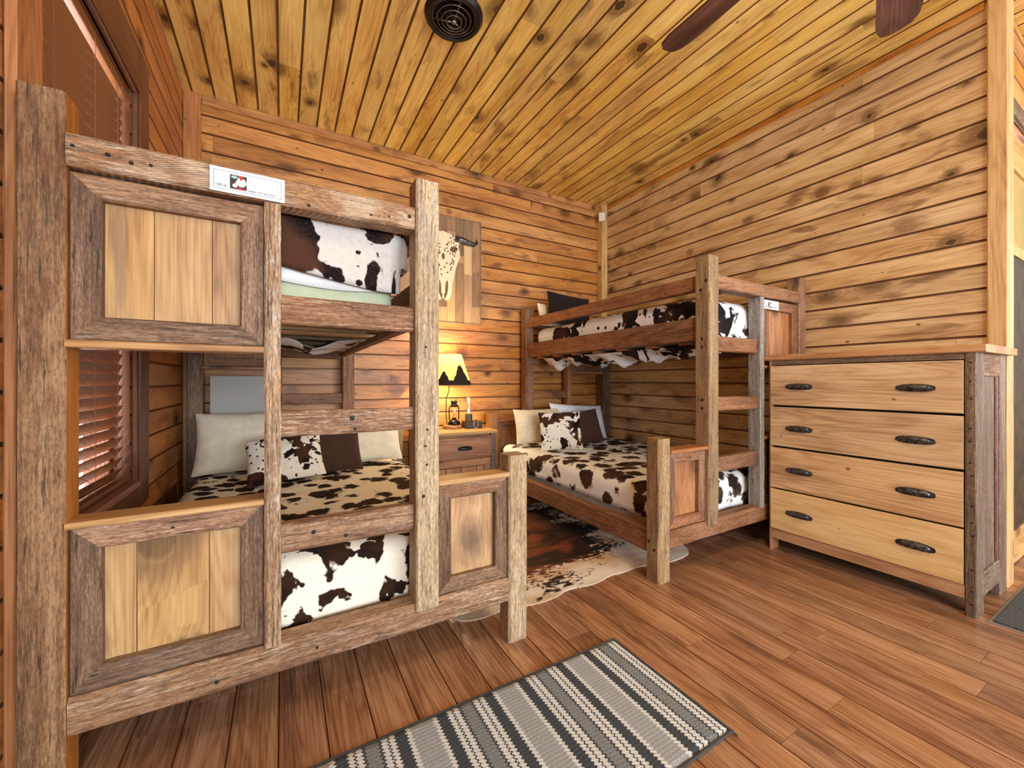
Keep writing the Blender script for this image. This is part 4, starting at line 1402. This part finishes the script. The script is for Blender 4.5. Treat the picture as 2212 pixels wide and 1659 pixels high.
for sg in (-1, 1):
    leaf(MB(), sc + sg * .105, 2.37, .040, .028, sg * .35).build('eye_socket', carved, sk)
    leaf(MB(), sc + sg * .034, 1.99, .014, .075, -sg * .08).build('nose_slot', carved, sk)
    leaf(MB(), sc + sg * .018, 1.915, .010, .026).build('nostril', carved, sk)
leaf(MB(), sc, 2.29, .016, .03).build('nose_diamond', carved, sk)
mb = MB()
for sg in (-1, 1):
    for k in range(11):
        a = k * .55
        leaf(mb, sc + sg * (.085 + .050 * math.cos(a)), 2.37 + .058 * math.sin(a) + .01, .005, .014, a + PI / 2)
    for k in range(20):
        x = RR.uniform(.01, .115)
        zz = RR.uniform(2.11, 2.50)
        if abs(x - .105) < .05 and abs(zz - 2.37) < .05:
            continue
        leaf(mb, sc + sg * x, zz, .006, .013, RR.uniform(0, PI) * sg)
mb.build('carved_dots', carved, sk)
for sg in (-1, 1):
    mb = MB()
    pts = [(sc + sg * .120, 2.475), (sc + sg * .19, 2.470), (sc + sg * .26, 2.455), (sc + sg * .315, 2.448), (sc + sg * .350, 2.468), (sc + sg * .352, 2.515)]
    mb.tube([(x, AY - .012, z) for x, z in pts], [.030, .030, .027, .022, .014, .003], 10)
    mb.build('horn', M['iron'], art, smooth=True)

# ------------------------------------------------------------------ small sensor at the corner
so = MB().prism([(-.034, 2.985), (.034, 2.985), (.034, 3.085), (-.034, 3.085)], 0, .022, lambda x, z, t: (3.280 + (x - t) * .7071 - .004, YB - .094 - (x + t) * .7071 - .0, z)).build('motion_sensor', M['white'])
so['label'] = 'small white sensor near the ceiling on the corner post of the back wall'
so['category'] = 'sensor'

# ------------------------------------------------------------------ ceiling vent
vx, vy = .854, 2.17
vt = thing('ceiling_vent', 'round dark bronze air vent with concentric rings in the board ceiling', 'vent', (vx, vy, ZC))
MB().lathe(vx, vy, [(.128, ZC - .003), (.166, ZC - .001), (.166, ZC - .006), (.150, ZC - .026), (.128, ZC - .030), (.122, ZC - .012)][::-1], 48).build('rim', M['ventm'], vt, smooth=False)
MB().lathe(vx, vy, [(0, ZC - .0015), (.128, ZC - .0015), (.128, ZC - .004), (0, ZC - .004)], 48).build('throat', M['bolt'], vt)
for r, zz in ((.120, .016), (.094, .024), (.068, .031), (.043, .037)):
    MB().lathe(vx, vy, [(r, ZC - zz), (r + .004, ZC - zz - .001), (r - .012, ZC - zz + .014), (r - .016, ZC - zz + .012), (r, ZC - zz)], 48, mi=0).build('ring', M['ventm'], vt, smooth=True)
    mb = MB()
    mb.tube([(vx + (r + .001) * math.cos(2 * PI * j / 48), vy + (r + .001) * math.sin(2 * PI * j / 48), ZC - zz - .001) for j in range(48)], .0014, 5, closed=True)
    mb.build('ring_edge', M['ventrim'], vt, smooth=True)
mb = MB()
for k in range(3):
    a = .5 + k * 2 * PI / 3
    mb.tube([(vx + .012 * math.cos(a), vy + .012 * math.sin(a), ZC - .036), (vx + .118 * math.cos(a), vy + .118 * math.sin(a), ZC - .010)], .003, 6)
mb.lathe(vx, vy, [(0, ZC - .046), (.010, ZC - .044), (.014, ZC - .036), (.010, ZC - .028), (0, ZC - .026)], 16)
mb.build('hub', M['ventrim'], vt, smooth=True)

# ------------------------------------------------------------------ ceiling fan (its hub is above the frame)
fz = 2.60
fan = thing('ceiling_fan', 'ceiling fan with dark red-brown wooden blades in front of the board ceiling', 'ceiling fan', (FAN[0], FAN[1], ZC))
mb = MB()
mb.lathe(FAN[0], FAN[1], [(0, ZC - .001), (.07, ZC - .001), (.065, ZC - .05), (.02, ZC - .07), (.014, ZC - .08), (.014, fz + .16), (.05, fz + .15), (.115, fz + .11), (.13, fz + .04), (.12, fz - .02), (.06, fz - .05), (0, fz - .05)], 30)
mb.build('motor', M['black'], fan, smooth=True)
for k in range(5):
    a0 = math.radians(90 + 72 * k)
    ca, sa = math.cos(a0), math.sin(a0)
    pitch = math.radians(-12)

    def bf(x, y, z, ca=ca, sa=sa):
        yy = y * math.cos(pitch) - z * math.sin(pitch)
        zz = y * math.sin(pitch) + z * math.cos(pitch)
        return (FAN[0] + x * ca - yy * sa, FAN[1] + x * sa + yy * ca, fz + zz)
    pts = [(.20, -.050), (.30, -.058), (.55, -.068), (.72, -.072), (.775, -.064), (.805, -.044), (.812, -.01), (.808, .03), (.79, .058), (.74, .072), (.55, .068), (.30, .058), (.20, .050)]
    bld = MB().prism(pts, -.004, .004, bf, uvf=lambda x, y: (x, y)).build('blade', M['blade'], fan)
    MB().prism([(.10, -.02), (.22, -.03), (.30, -.035), (.33, 0), (.30, .035), (.22, .03), (.10, .02)], -.010, -.0045, bf).build('blade_bracket', M['black'], bld)
lk = MB().lathe(FAN[0], FAN[1], [(0, fz - .17), (.06, fz - .165), (.11, fz - .13), (.125, fz - .08), (.11, fz - .055), (.06, fz - .05)], 28).build('light_bowl', plain('frosted_bowl', (250, 235, 205), .4, emit=(255, 225, 180), estr=5), fan, smooth=True)
point('fan_light', (FAN[0], FAN[1], fz - .24), 36, (1.0, .88, .70), .12)

# ------------------------------------------------------------------ rugs
mb = MB()


def flat(mb, pts, z0, z1, uvf=None):
    mb.prism(pts, z0, z1, lambda x, y, z: (x, y, z), uvf=uvf)


rg = thing('striped_rug', 'grey, charcoal and cream striped runner rug on the floor in front of the beds', 'rug', (.4, 1.0, 0))
mb = MB()
nx, ny = 130, 40
RX0, RX1, RY0, RY1 = -.44, 1.222, .757, 1.272
for j in range(ny + 1):
    for i in range(nx + 1):
        x, y = RX0 + (RX1 - RX0) * i / nx, RY0 + (RY1 - RY0) * j / ny
        e = min(x - RX0, RX1 - x, y - RY0, RY1 - y)
        zz = .002 + .007 * min(1, e / .008) + .0008 * mnoise.noise(Vector((x * 40, y * 40, 0)))
        mb.v.append((x + .0015 * math.sin(y * 60) * (1 if i in (0, nx) else 0), y, zz))
for j in range(ny):
    for i in range(nx):
        k = j * (nx + 1) + i
        mb.face((k, k + 1, k + nx + 2, k + nx + 1), [(RX0 + (RX1 - RX0) * (i + a) / nx, RY0 + (RY1 - RY0) * (j + b) / ny) for a, b in ((0, 0), (1, 0), (1, 1), (0, 1))], (0, 0))
mb.build('woven_field', M['rug'], rg, smooth=True)
mb = MB()
for lo, hi, ax in (((RX0 - .006, RY0 - .006, .0005), (RX1 + .006, RY0 + .004, .0075), 0), ((RX0 - .006, RY1 - .004, .0005), (RX1 + .006, RY1 + .006, .0075), 0),
                   ((RX0 - .006, RY0 - .006, .0005), (RX0 + .004, RY1 + .006, .0075), 1), ((RX1 - .004, RY0 - .006, .0005), (RX1 + .006, RY1 + .006, .0075), 1)):
    mb.timber(ax, lo, hi, .002, .0008, seg=.02)
mb.build('edge_binding', plain('charcoal_binding', (66, 66, 70), .9), rg)
mb = MB()
mb.tube([(1.222, .752, .006), (1.226, .745, .004), (1.222, .735, .003)], .0025, 6)
mb.build('loose_thread', plain('grey_thread', (90, 88, 88), .9), rg)

# cowhide between the beds
hp = [(.62, 2.05), (.66, 1.86), (.70, 1.73), (.80, 1.690), (.95, 1.70), (1.056, 1.672), (1.14, 1.664), (1.22, 1.672), (1.29, 1.694), (1.371, 1.690), (1.45, 1.676), (1.53, 1.684),
      (1.62, 1.702), (1.70, 1.694), (1.80, 1.700), (1.90, 1.690), (2.05, 1.652), (2.20, 1.660), (2.285, 1.70), (2.33, 1.80), (2.24, 1.92), (2.10, 2.10), (2.06, 2.4), (2.12, 2.7),
      (2.2, 2.92), (2.1, 3.03), (1.95, 3.05), (1.8, 2.98), (1.5, 3.02), (1.2, 2.99), (.95, 3.05), (.78, 3.02), (.74, 2.9), (.8, 2.7), (.84, 2.4), (.78, 2.15)]
sm = []
for i in range(len(hp)):
    p0, p1, p2, p3 = hp[i - 1], hp[i], hp[(i + 1) % len(hp)], hp[(i + 2) % len(hp)]
    for t in (0, .25, .5, .75):
        c = []
        for q in (0, 1):
            c.append(.5 * ((2 * p1[q]) + (-p0[q] + p2[q]) * t + (2 * p0[q] - 5 * p1[q] + 4 * p2[q] - p3[q]) * t * t + (-p0[q] + 3 * p1[q] - 3 * p2[q] + p3[q]) * t ** 3))
        sm.append(tuple(c))
mb = MB()
mb.prism(sm, .0006, .0045, lambda x, y, z: (x, y, z), uvf=lambda x, y: (x, y))
ho = mb.build('cowhide_rug', M['hide'])
ho['label'] = 'brown and white cowhide rug on the floor between the two bunk beds'
ho['category'] = 'rug'

dm = thing('door_mat', 'dark charcoal doormat on the floor at the right end of the dresser', 'mat', (3.2, .4, 0))
MB().box((2.815, -.30, .004), (3.75, .507, .012), .003).build('pile', M['darkrug'], dm)
MB().box((2.80, -.315, .0005), (3.765, .522, .004), .001).build('backing', M['rugedge'], dm)
